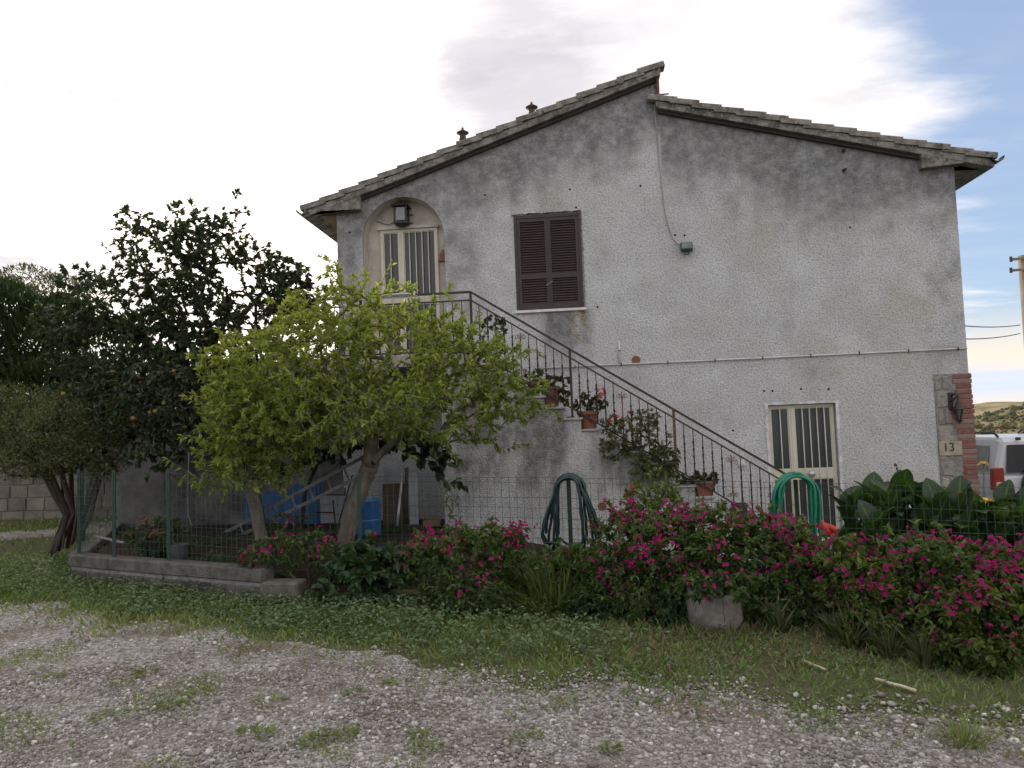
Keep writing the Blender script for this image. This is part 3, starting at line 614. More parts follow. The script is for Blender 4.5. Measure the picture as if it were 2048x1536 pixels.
def tile_field(rf, x0, x1, zf, name):
    mb = MB()
    for j in range(44):
        y = 12.72 + j * .215; n = 5; V = []
        for x in (x0, x1): V += [(x, y - .1 * math.cos(math.pi * i / n), zf(x) + .11 + .085 * math.sin(math.pi * i / n)) for i in range(n + 1)]
        mb.add(V, [(i, i + 1, n + 2 + i, n + 1 + i) for i in range(n)])
    stuff(mb.build(name, MT['tile'], rf, smooth=True))
tile_field(rl, -4.45, 1.5, zL, 'tile_rows'); tile_field(rr, 1.5, 6.5, zR, 'tile_rows')
MB().prism([(-4.30, 5.43), (-3.49, 5.415), (-3.49, zL(-3.49) + .003), (-4.36, zL(-4.36) + .003)], 'y', 12.365, 12.56).build('eave_end', MT['concrete'], house)
MB().prism([(5.49, 5.50), (6.42, 5.565), (6.46, zR(6.46) + .003), (5.49, zR(5.49) + .003)], 'y', 12.365, 12.56).build('eave_end', MT['concrete'], house)
MB().bb(-4.40, -3.945, 12.57, 22.2, 5.40, 5.425).build('soffit', MT['soffit'], house)
MB().bb(6.035, 6.50, 12.57, 22.2, 5.52, 5.545).build('soffit', MT['soffit'], house)
def gutter(x, z, r, y0, y1, mat):
    n = 8; V = []
    for y in (y0, y1):
        for q in (r, r * .88): V += [(x + q * math.cos(math.pi + math.pi * i / n), y, z + q * math.sin(math.pi + math.pi * i / n)) for i in range(n + 1)]
    m = n + 1; F = [(i, i + 1, 2 * m + i + 1, 2 * m + i) for i in range(n)] + [(m + i, 3 * m + i, 3 * m + i + 1, m + i + 1) for i in range(n)] + [(i, m + i, m + i + 1, i + 1) for i in range(n)]
    MB().add(V, F).build('gutter', mat, house, smooth=False)
gutter(-4.49, 5.46, .085, 12.3, 22.3, MT['gutter_grey']); gutter(6.60, 5.60, .095, 12.3, 22.3, MT['gutter_dark'])
MB().bb(6.47, 6.50, 12.58, 22.2, 5.50, 5.62).build('fascia', MT['gutter_dark'], house)
MB().bb(-4.42, -4.40, 12.58, 22.2, 5.36, 5.44).build('fascia', MT['gutter_grey'], house)
up = MB().bb(1.472, 1.515, 12.42, 22, zR(1.5) + .12, zL(1.5) - .01).build('ridge_upstand', MT['rust'], house)
MB().tube([(1.35, 12.40, 6.995), (1.66, 12.40, 7.0)], .012, 6).build('iron_rod', MT['rust'], up)
def flue(px, py, h):
    p = atY(px, py, 14.5); x = p.x; zb = zL(x) + .1; z = p.z
    mb = MB(); mb.lathe([(.0, zb - .3), (.055, zb - .3), (.055, z - .22), (.075, z - .21), (.06, z - .17), (.06, z - .10), (.115, z - .09), (.12, z - .075), (.03, z - .02), (.015, z + .03), (0, z + .035)], (x, 14.5, 0), 14)
    mb.build('flue', MT['flue'], rl, smooth=True)
flue(925, 258, .3); flue(1063, 207, .3)
# doors
def door(x0, x1, z0, z1, Y, rail, knob):
    w = .045; fr = MB(); xm0 = x0 + (x1 - x0) * .315; xm1 = x0 + (x1 - x0) * .405; ya, yb = Y - .05, Y
    fr.bb(x0, x0 + w, ya, yb, z0, z1); fr.bb(x1 - w, x1, ya, yb, z0, z1); fr.bb(x0 + w, x1 - w, ya, yb, z1 - w, z1); fr.bb(x0 + w, x1 - w, ya, yb, z0, z0 + .13)
    fr.bb(xm0, xm1, ya - .006, yb, z0 + .131, z1 - w - .001)
    fr.bb(xm0 + .033, xm0 + .045, ya - .016, ya - .007, z0 + .132, z1 - w - .002)
    for a, b in ((x0 + w, xm0), (xm1, x1 - w)): fr.bb(a + .0005, b - .0005, ya + .004, yb, rail - .075, rail + .075)
    d = fr.build('door', MT['cream'], house)
    for a, b in ((x0 + w, xm0), (xm1, x1 - w)):
        for c, e in ((z0 + .13, rail - .075), (rail + .075, z1 - w)):
            MB().bb(a + .002, b - .002, Y - .02, Y - .008, c + .002, e - .002).build('pane', MT['glass'], d)
            g = MB()
            for (p, q, r_, s_) in ((a + .001, a + .016, c + .001, e - .001), (b - .016, b - .001, c + .001, e - .001), (a + .017, b - .017, c + .001, c + .015), (a + .017, b - .017, e - .015, e - .001)): g.bb(p, q, Y - .034, Y - .021, r_, s_)
            g.build('glazing_bead', MT['cream'], d)
    for x in [x0 + w + (xm0 - x0 - w) * .5] + [xm1 + (x1 - w - xm1) * q for q in (.2, .4, .6, .8)]:
        MB().tube([(x, ya - .03, z0 + .08), (x, ya - .03, z1 - .02)], .008, 6).build('bar', MT['cream'], d, smooth=True)
    if knob:
        kx = xm1 + (x1 - xm1) * .33; kb = MB(); n = 14
        for r0, yy in ():
            pass
        prof = [(.0, 0), (.035, .0), (.035, .012), (.02, .018), (.02, .035), (.048, .045), (.055, .065), (.045, .085), (0, .095)]
        V = []; F = []
        for r_, h in prof: V += [(kx + r_ * math.cos(2 * math.pi * j / n), ya + .004 - h, rail + r_ * math.sin(2 * math.pi * j / n)) for j in range(n)]
        for i in range(len(prof) - 1): F += [(i * n + j, i * n + (j + 1) % n, (i + 1) * n + (j + 1) % n, (i + 1) * n + j) for j in range(n)]
        kb.add(V, F).build('knob', MT['alu'], d, smooth=True)
    return d
door(DOOR[0] + .012, DOOR[1] - .012, DOOR[2] + .012, DOOR[3] - .012, YF + .13, .79, True)
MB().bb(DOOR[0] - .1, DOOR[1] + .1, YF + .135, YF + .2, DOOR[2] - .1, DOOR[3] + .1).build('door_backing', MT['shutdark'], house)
door(-3.265, -2.28, 2.845, 5.14, YF + .31, 3.93, True)
mb = MB(); a, b, c, e = DOOR
rg2 = random.Random(8)
def ragged(x0, x1, z0, z1, vert, mb):
    n = 14
    P = []
    for i in range(n + 1):
        t = i / n
        if vert: P.append((x0 + rg2.uniform(-.012, .012), z0 + (z1 - z0) * t))
        else: P.append((x0 + (x1 - x0) * t, z1 + rg2.uniform(-.012, .012)))
    Q = [(x1, z) if vert else (x, z0) for x, z in P]
    mb.add([(p[0], YF - .006, p[1]) for p in P] + [(q[0], YF - .006, q[1]) for q in Q], [(i, i + 1, n + 2 + i, n + 1 + i) for i in range(n)])
ragged(a - .042, a + .002, c, e + .04, True, mb); ragged(b + .045, b - .002, c, e + .04, True, mb); ragged(a + .002, b - .002, e - .002, e + .035, False, mb)
mb.build('plaster_surround', MT['plaster_white'], house)
MB().bb(-3.30, -2.25, YF + .22, YF + .30, 5.142, 5.19).build('door_lintel', MT['niche'], house)
# shutter
x0, x1, z0, z1 = WIN
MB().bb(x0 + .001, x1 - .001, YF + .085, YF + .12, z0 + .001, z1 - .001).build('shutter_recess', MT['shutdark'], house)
sf = MB(); yf0, yf1 = YF - .008, YF + .06
sf.bb(x0 + .002, x0 + .05, yf0, yf1, z0, z1 - .002); sf.bb(x1 - .05, x1 - .002, yf0, yf1, z0, z1 - .002); sf.bb(x0 + .051, x1 - .051, yf0, yf1, z1 - .055, z1 - .002)
sf.build('shutter_frame', MT['shutter'], house, bevel=.004)
xm = (x0 + x1) / 2
for li, (a, b) in enumerate(((x0 + .053, xm - .002), (xm + .002, x1 - .053))):
    lf = MB(); lf.bb(a, a + .045, YF, YF + .04, z0 + .01, z1 - .058); lf.bb(b - .045, b, YF, YF + .04, z0 + .01, z1 - .058)
    zm = z0 + .515
    for (p, q) in ((z0 + .01, z0 + .10), (zm, zm + .075), (z1 - .11, z1 - .058)): lf.bb(a + .0455, b - .0455, YF + .002, YF + .038, p, q)
    if li: lf.bb(a - .014, a + .014, YF - .014, YF - .001, z0 + .012, z1 - .06)
    l = lf.build('shutter_leaf', MT['shutter'], house)
    sm_ = MB().box((0, 0, 0), (b - a - .091, .040, .006), Matrix.Rotation(R(58), 3, 'X')); me = None
    for (p, q, n) in ((z0 + .10, zm, 10), (zm + .075, z1 - .11, 21)):
        for i in range(n):
            z = p + (q - p) * (i + .5) / n
            if me is None: s0 = sm_.build('slat', MT['shutter'], l, local=True); me = s0.data
            else: s0 = link('slat', me, None, l)
            s0.location = Vector(((a + b) / 2, YF + .02, z)) - wpos(l)
    if li: MB().tube([(xm - .05, YF - .03, z0 + .395), (xm + .055, YF - .03, z0 + .455)], .006, 6).build('latch', MT['alu'], l)
    else: MB().bb(a + .012, a + .05, YF - .012, YF - .001, z1 - .36, z1 - .24).build('hinge', MT['shutter'], l)
MB().bb(x0 - .03, x1 + .03, YF - .05, YF + .08, z0 - .045, z0 - .002).build('window_sill', MT['whitestone'], house, bevel=.004)
mb = MB()   # crumbled plaster lip round the shutter
for i in range(60):
    t_ = i / 60
    mb.box((x0 - .02 + (x1 - x0 + .04) * t_, YF - .004, z1 + rg2.uniform(.004, .02)), (rg2.uniform(.02, .05), .02, rg2.uniform(.015, .04)), Matrix.Rotation(rg2.uniform(-.4, .4), 3, 'Y'))
    if i < 45: mb.box((x1 + rg2.uniform(.002, .015), YF - .004, z0 + (z1 - z0) * i / 45), (rg2.uniform(.015, .03), .02, rg2.uniform(.02, .05)), Matrix.Rotation(rg2.uniform(-.4, .4), 3, 'Y'))
mb.build('broken_plaster_edge', MT['mortar'], house)
# quoin of brick and stone at the right corner
q = MB().bb(5.50, 6.045, YF - .012, YF + .25, -.6, 2.27).build('quoin', MT['mortar'], house)
zc = 2.262; k = 0
while zc > -.55:
    h = rng.uniform(.062, .074); w = (.27, .25, .22, .20, .29, .28)[k // 2 % 6] * rng.uniform(.92, 1.08)
    if 1.78 > zc > 1.55: w = .34
    m_ = MB(); xa, xb = 6.06 - w, 6.062 + rng.uniform(-.012, .008); ya = YF - .026 + rng.uniform(-.008, .008)
    m_.bb(xa, xb, ya, YF + .24, zc - h, zc).build('brick', MT['brick'], q, bevel=.007)
    zc -= h + .011; k += 1
zc = 2.25; k = 0
while zc > -.5:
    h = rng.uniform(.22, .28); right = 5.73
    if 1.42 < zc - h / 2 < 1.47: pass
    cuts = [5.515, 5.515 + (.10 if k % 2 == 0 else .2) + rng.uniform(0, .03), right] if k % 2 == 0 else [5.515, right]
    for i in range(len(cuts) - 1):
        c_ = [cuts[i] + .012, cuts[i + 1] - .012]; jj = lambda: rng.uniform(-.016, .016)
        P = [(c_[0] + jj(), zc - h + jj()), (c_[1] + jj(), zc - h + jj()), (c_[1] + jj(), zc + jj() - .01), (c_[0] + jj(), zc + jj() - .01)]
        MB().prism(P, 'y', YF - .028 + rng.uniform(-.006, .01), YF + .1).build('stone', MT['stone'], q, bevel=.01)
    zc -= h + .025; k += 1
pl = atY(1902, 897, YF - .04)
MB().box(pl + Vector((0, .012, 0)), (.34, .02, .22)).build('number_plaque', MT['tileplaque'], q, bevel=.006)
fc = bpy.data.curves.new('house_number', 'FONT'); fc.body = '13'; fc.size = .18; fc.extrude = .002; fc.offset = .001; fc.align_x = 'CENTER'; fc.align_y = 'CENTER'
to = bpy.data.objects.new('tmp_text', fc); COL.objects.link(to); bpy.context.view_layer.update()
me = bpy.data.meshes.new_from_object(to); bpy.data.objects.remove(to); me.name = 'house_number'
me.transform(Matrix.Rotation(R(90), 4, 'X')); me.materials.clear(); me.transform(Matrix.Translation(Vector((pl.x - .03, pl.y - .0005, pl.z + .015)) - wpos(q))); link('house_number', me, MT['ink'], q)
# terracotta discs in the wall
def disc(p, r, recess):
    V = []; n = 20; mb = MB()
    prof = [(r, .02), (r, -.012), (r * .9, -.016), (0, -.016)] if not recess else [(r * 1.12, .01), (r * 1.12, -.008), (r * .95, -.008), (r * .93, -.003), (0, -.003)]
    F = []
    for r_, h in prof: V += [(p.x + r_ * math.cos(2 * math.pi * j / n), p.y + h, p.z + r_ * math.sin(2 * math.pi * j / n)) for j in range(n)]
    for i in range(len(prof) - 1): F += [(i * n + j, i * n + (j + 1) % n, (i + 1) * n + (j + 1) % n, (i + 1) * n + j) for j in range(n)]
    return mb.add(V, F)
disc(atY(1272, 720, YF), .068, False).build('vent_cover', MT['terracotta'], house)
# small holes and stubs in the roughcast
for (px, py) in [(970, 390), (1140, 379), (1281, 372), (1195, 614), (1466, 861), (1545, 782), (1602, 778), (1657, 778), (1528, 782), (1700, 455), (1350, 470), (1369, 471), (700, 465), (1152, 415)]:
    p = atY(px, py, YF); V = [(p.x + .018 * math.cos(a), YF - .003, p.z + .018 * math.sin(a)) for a in np.linspace(0, 2 * math.pi, 9)[:-1]]; MB().add(V, [tuple(range(8))]).build('wall_hole', MT['shutdark'], house)
for (px, py) in [(1687, 301), (1688, 340)]:
    p = atY(px, py, YF); MB().tube([(p.x, YF, p.z), (p.x - .01, YF - .10, p.z - .02)], [.03, .022], 7).build('iron_stub', MT['iron'], house)
MB().bb(DOOR[0] - .15, DOOR[1] + .2, YF - .32, YF - .003, -.7, -.235).build('door_step', MT['stairtread'], house, bevel=.008)
MB().bb(DOOR[0] - .02, DOOR[1] + .02, YF - .10, YF + .12, -.234, -.212).build('door_threshold', MT['whitestone'], house)
# ------------------------------------------------------------------ terrace to the left
ter = thing('terrace_wall', 'grey rendered wall of the low terrace, tree shade put into its colour', 'wall', (-5.9, YF, 0))
MB().bb(-7.87, -3.945, YF + .004, 18, -.3, 2.66).build('wall', MT['shadedwall'], ter)
MB().bb(-7.95, -3.95, YF - .06, 18, 2.662, 2.80).build('coping', MT['lowcap'], ter)
# ------------------------------------------------------------------ staircase
RUN, RISE, X0, Z0 = .264, .172, -1.57, 2.838
st = thing('external_staircase', 'roughcast external staircase rising along the house front to a landing', 'staircase', (.5, YS, -.3))
pts = [(-2.05, -.6), (-2.05, 2.66), (X0, 2.66)]
NS = 18
for k in range(NS):
    xk = X0 + RUN * k; pts += [(xk, Z0 - RISE * (k + 1) - .035), (xk + RUN, Z0 - RISE * (k + 1) - .035)]
pts[2] = (X0, 2.66)
pts += [(X0 + RUN * NS, -.6)]
MB().prism(pts, 'y', YS, YF - .003).build('stair_wall', MT['stairwall'], st)
for k in range(NS):
    x = X0 + RUN * k; z = Z0 - RISE * (k + 1)
    MB().bb(x + .002, x + RUN + .025, YS - .03, YF - .006, z - .034, z).build('tread', MT['stairtread'], st, bevel=.005)
MB().bb(-5.0, X0 + .025, YS - .04, YF - .006, 2.661, Z0).build('landing', MT['stairtread'], st, bevel=.006)
disc(Vector((atY(1204, 1013, YS).x, YS, atY(1204, 1013, YS).z)), .055, True).build('drain_hole', MT['terracotta'], st)
# ------------------------------------------------------------------ railing
YR = YS + .04
rail = thing('stair_railing', 'dark wrought iron railing with twisted balusters along the staircase and landing', 'railing', (.6, YR, 0))
SL = -.645; XK = -1.56; ZK = 3.755
def zh(x): return ZK + SL * (x - XK) if x > XK else ZK
XE = 2.95; XLF = -4.9
def hpath(dz): return [(XLF, YR, ZK + dz), (XK, YR, ZK + dz), (XE, YR, zh(XE) + dz)]
def flat_rail(a, b, w, h):
    mb = MB(); a = Vector(a); b = Vector(b); return mb.bar(a, b, w, h)
for a, b in ((0, 1), (1, 2)):
    P = hpath(0); flat_rail(P[a], P[b], .045, .03).build('handrail', MT['iron'], rail)
    P = hpath(-.125); flat_rail(P[a], P[b], .022, .022).build('upper_bar', MT['iron'], rail)
    P = hpath(-.875); flat_rail(P[a], P[b], .03, .022).build('lower_bar', MT['iron'], rail)
posts = [XLF, -3.25, XK, -.11, 1.36, XE - .02]
for i, x in enumerate(posts):
    zt = zh(x); k = math.ceil((x - X0) / RUN); zb = Z0 if x <= XK else Z0 - RISE * max(1, k)
    MB().bb(x - .018, x + .018, YR - .018, YR + .018, zb - .02, zt - .012).build('post', MT['iron'] if i != 4 else MT['rustiron'], rail)
    if i in (3, 4): MB().bb(x - .09, x + .03, YR - .05, YR + .02, zb + .001, zb + .018).build('foot_plate', MT['iron'], rail)
def baluster_mesh(h):
    mb = MB(); n = 34; V = []; F = []
    for i in range(n + 1):
        t_ = i / n; z = -h * t_; tw = 0 if t_ < .22 else (t_ - .22) * 22; a = .0065 if t_ < .22 else .0095 * (1 + .22 * math.sin(tw * 2))
        V += [(a * 1.3 * math.cos(tw + math.pi / 4 + j * math.pi / 2), a * 1.3 * math.sin(tw + math.pi / 4 + j * math.pi / 2), z) for j in range(4)]
    for i in range(n): F += [(i * 4 + j, i * 4 + (j + 1) % 4, i * 4 + 4 + (j + 1) % 4, i * 4 + 4 + j) for j in range(4)]
    return mb.add(V, F)
bm_me = None
def spiral(cx, cz, r0, sgn, turns=1.6):
    return [(cx + sgn * r0 * (1 - .75 * i / 28) * math.cos(math.pi * .5 + 2 * math.pi * turns * i / 28), YR, cz + r0 * (1 - .75 * i / 28) * math.sin(math.pi * .5 + 2 * math.pi * turns * i / 28)) for i in range(29)]
for i in range(len(posts) - 1):
    a, b = posts[i], posts[i + 1]; n = 12; mid = 6
    for j in range(1, n):
        x = a + (b - a) * j / n; zt = zh(x) - .135
        if j == mid and i != 1:
            s0 = MB(); s0.tube([(x, YR, zt - .05), (x, YR, zt - .735)], .009, 5)
            for sg in (-1, 1):
                s0.tube([(x, YR, zt - .20), (x + sg * .02, YR, zt - .10)] + spiral(x + sg * .052, zt - .095 - .02, .038, sg), .0045, 4)
                s0.tube([(x, YR, zt - .52), (x + sg * .02, YR, zt - .62)] + spiral(x + sg * .052, zt - .625, .034, sg), .0045, 4)
            s0.build('scroll_baluster', MT['rustiron'], rail); continue
        if bm_me is None: o = baluster_mesh(.73).build('baluster', MT['iron'], rail, local=True); bm_me = o.data
        else: o = link('baluster', bm_me, None, rail)
        o.location = Vector((x, YR, zt)) - wpos(rail)
# ------------------------------------------------------------------ things on the house
def frame_bars(mb, c, w, h, t, y): 
    mb.bb(c[0] - w / 2, c[0] - w / 2 + t, y, y + t, c[1] - h / 2, c[1] + h / 2); mb.bb(c[0] + w / 2 - t, c[0] + w / 2, y, y + t, c[1] - h / 2, c[1] + h / 2)
    mb.bb(c[0] - w / 2 + t, c[0] + w / 2 - t, y, y + t, c[1] - h / 2, c[1] - h / 2 + t); mb.bb(c[0] - w / 2 + t, c[0] + w / 2 - t, y, y + t, c[1] + h / 2 - t, c[1] + h / 2)
p = atY(803, 430, 12.64)
ln = thing('wall_lantern', 'dark metal box lantern with peaked cap under the arch of the upper door', 'lantern', p)
mb = MB(); x, y, z = p; w = .10
for sx in (-1, 1):
    for sy in (-1, 1): mb.bb(x + sx * w - .012, x + sx * w + .012, y + sy * w - .012, y + sy * w + .012, z - .13, z + .13)
mb.bb(x - .118, x + .118, y - .118, y + .118, z - .165, z - .131); mb.lathe([(.06, z - .20), (.1, z - .166)], (x, y, 0), 10); mb.lathe([(0, z - .2), (.06, z - .2)], (x, y, 0), 10)
mb.build('frame', MT['iron'], ln)
MB().add([(x - .15, y - .15, z + .131), (x + .15, y - .15, z + .131), (x + .15, y + .15, z + .131), (x - .15, y + .15, z + .131), (x, y, z + .25)], [(0, 1, 4), (1, 2, 4), (2, 3, 4), (3, 0, 4), (3, 2, 1, 0)]).build('cap', MT['iron'], ln)
MB().bb(x - .075, x + .075, y - .09, y + .085, z - .11, z + .11).build('glass', MT['lampglass'], ln)
MB().bar((x + .02, y + .11, z + .04), (x + .16, YF + .3, z + .03), .02).bar((x + .02, y + .11, z - .09), (x + .16, YF + .3, z - .11), .02).build('bracket', MT['iron'], ln)
cp = [atY(a, b, YF + .292) for a, b in ((752, 442), (765, 447), (778, 450), (790, 443))]; MB().tube(cp, .005, 5).build('cord', MT['iron'], ln)
p = atY(1373, 494, YF - .10)
fl = thing('floodlight', 'small dark green floodlight fixed high on the house wall with a pale cable', 'floodlight', p)
x, y, z = p; rt = Matrix.Rotation(R(-20), 3, 'X') @ Matrix.Rotation(R(0), 3, 'Z')
MB().box((x, y, z), (.19, .09, .145), rt).build('housing', MT['floodbody'], fl, bevel=.01); MB().box(Vector((x, y, z)) + rt @ Vector((0, -.047, .004)), (.155, .006, .108), rt).build('glass', MT['floodglass'], fl)
MB().tube([(x - .03, y, z - .08), (x - .03, y + .01, z - .115), (x + .03, y + .01, z - .115), (x + .03, y, z - .08)], .009, 5).bb(x - .025, x + .025, y + .03, YF, z - .035, z + .01).build('bracket', MT['floodbody'], fl)
cpx = [(1308, 205), (1313, 260), (1318, 320), (1324, 380), (1330, 425), (1337, 455), (1346, 477), (1356, 488), (1365, 491)]
MB().tube([atY(a, b, YF - .014) for a, b in cpx], .0085, 6).build('cable', MT['cable'], fl, smooth=True)
pa, pb = atY(1085, 736, YF - .02), atY(1934, 696.5, YF - .02)
cd = thing('conduit_pipe', 'thin white plastic conduit running across the house front above the lower door', 'pipe', pa)
MB().tube([pa, pa.lerp(pb, .5) + Vector((0, 0, -.004)), pb], .013, 8).build('pipe', MT['pvc'], cd, smooth=True)
a, b = atY(1238, 683, YF - .02), atY(1239.5, 729, YF - .02); MB().tube([a, b], .014, 8).build('riser', MT['pvc'], cd, smooth=True)
for f in np.linspace(.08, .98, 9): c = pa.lerp(pb, f); MB().box((c.x, YF - .012, c.z), (.014, .05, .05)).build('clip', MT['iron'], cd)
MB().box(a.lerp(b, .4), (.04, .045, .012)).build('clip', MT['iron'], cd)
p = atY(884, 520, YF + .1); hp = thing('terracotta_wall_holder', 'small terracotta wall holder fixed beside the upper glazed door', 'wall ornament', p)
x, y, z = p; MB().bb(x - .06, x + .06, y - .06, y + .06, z - .03, z + .01).build('shelf', MT['terracotta'], hp, bevel=.006); MB().prism([(x - .05, z + .012), (x + .055, z + .012), (x + .055, z + .16), (x + .02, z + .175), (x - .03, z + .10)], 'y', y - .03, y + .05).build('back', MT['terracotta'], hp, bevel=.006)
p = atY(1917, 818, YF - .13); bl = thing('iron_bell_lantern', 'rusty wrought iron lantern hanging at the brick corner beside the house number', 'lantern', p)
x, y, z = p
mb = MB(); mb.tube([(x - .05, YF - .02, z + .20), (x - .04, y, z + .24), (x, y, z + .20), (x, y, z + .13)], .016, 6); mb.tube([(x - .08, YF - .02, z + .12), (x - .06, y + .03, z + .14), (x - .02, y, z + .19)], .018, 6); mb.bb(x - .1, x - .03, YF - .045, YF - .028, z - .02, z + .26); mb.build('bracket', MT['iron'], bl)
MB().lathe([(.012, .14), (.03, .12), (.045, .06), (.075, .0), (.085, -.01), (.02, -.005)], (x, y, z), 14).build('bell_cap', MT['iron'], bl, smooth=True)
mb = MB()
for i in range(5): a = i * 2 * math.pi / 5; mb.tube([(x + .065 * math.cos(a), y + .065 * math.sin(a), z - .01), (x + .03 * math.cos(a), y + .03 * math.sin(a), z - .16), (x + .055 * math.cos(a), y + .055 * math.sin(a), z - .19)], .008, 5)
mb.lathe([(0, -.22), (.025, -.20), (.045, -.17), (0, -.155)], (x, y, z), 10); mb.build('cage', MT['iron'], bl)
MB().lathe([(.045, -.01), (.022, -.15)], (x, y, z), 10).build('glass', MT['floodglass'], bl, smooth=True)
p = atY(1483, 926, YF - .02); tag(MB().box(p, (.11, .03, .085)).box(p + Vector((0, -.018, 0)), (.06, .01, .05)).build('switch_box', MT['pvc'], None, bevel=.003), 'small white electric box on the wall behind the stair railing', 'switch box')
# drying rack hung on the landing railing
dr = thing('drying_rack', 'white wire clothes drying rack hooked over the landing railing', 'drying rack', (-2.9, YS - .2, 3.7))
mb = MB(); xa, xb = -3.46, -2.36; ya, yb = YS - .02, YS - .62; za, zb = 3.72, 3.66
mb.tube([(xa, ya, za), (xb, ya, za), (xb, yb, zb), (xa, yb, zb)], .014, 6, closed=True); mb.build('frame', MT['pvc'], dr)
for i in range(1, 9): f = i / 9; MB().tube([(xa, ya + (yb - ya) * f, za + (zb - za) * f), (xb, ya + (yb - ya) * f, za + (zb - za) * f)], .0045, 5).build('line', MT['cable'], dr)
for x in (xa + .05, xb - .05): MB().tube([(x, ya + .02, za), (x, YR, 3.80), (x, YR + .06, 3.74)], .012, 6).tube([(x, ya, za - .45), (x, yb + .2, zb - .02)], .01, 6).build('hook', MT['alu'], dr)
tag(MB().bb(-4.75, -3.98, YS + .1, YS + .3, 3.60, 3.78).bb(-4.77, -3.96, YS + .08, YS + .32, 3.78, 3.80).build('window_box', MT['terrabrown'], None, bevel=.006), 'long brown terracotta planter box on the landing railing left of the house', 'planter')
# ------------------------------------------------------------------ plants: generic
def flower_mesh(r, lobes, depth, mat, name='flower'):
    V = [(0, 0, -depth)]; n = lobes * 2
    for i in range(n): a = 2 * math.pi * i / n; q = r * (1 if i % 2 == 0 else .62); V.append((q * math.cos(a), q * math.sin(a), (0 if i % 2 == 0 else .15 * r)))
    V.append((0, 0, -depth - r * 1.1)); F = [(0, 1 + i, 1 + (i + 1) % n) for i in range(n)]
    V += [(.12 * r * math.cos(a), .12 * r * math.sin(a), -depth) for a in (0, 2.1, 4.2)]; k = n + 2; F += [(k, k + 1, n + 1), (k + 1, k + 2, n + 1), (k + 2, k, n + 1)]
    me = bpy.data.meshes.new(name); me.from_pydata(V, [], F); me.update(); me.materials.append(mat); return me
FL = {'magenta': flower_mesh(.021, 5, .008, MT['magenta']), 'pink': flower_mesh(.03, 5, .008, MT['pinkred']), 'red': flower_mesh(.026, 5, .008, MT['redpetal'])}
def put_flowers(pts, dirs, me, parent, rg, smin=.8, smax=1.25):
    for p_, d in zip(pts, dirs):
        o = link('flower', me, None, parent); q = Vector(d).to_track_quat('Z', 'Y'); o.rotation_mode = 'QUATERNION'; o.rotation_quaternion = q
        s = float(rg.uniform(smin, smax)); o.scale = (s, s, s); o.location = Vector(p_) - wpos(parent)
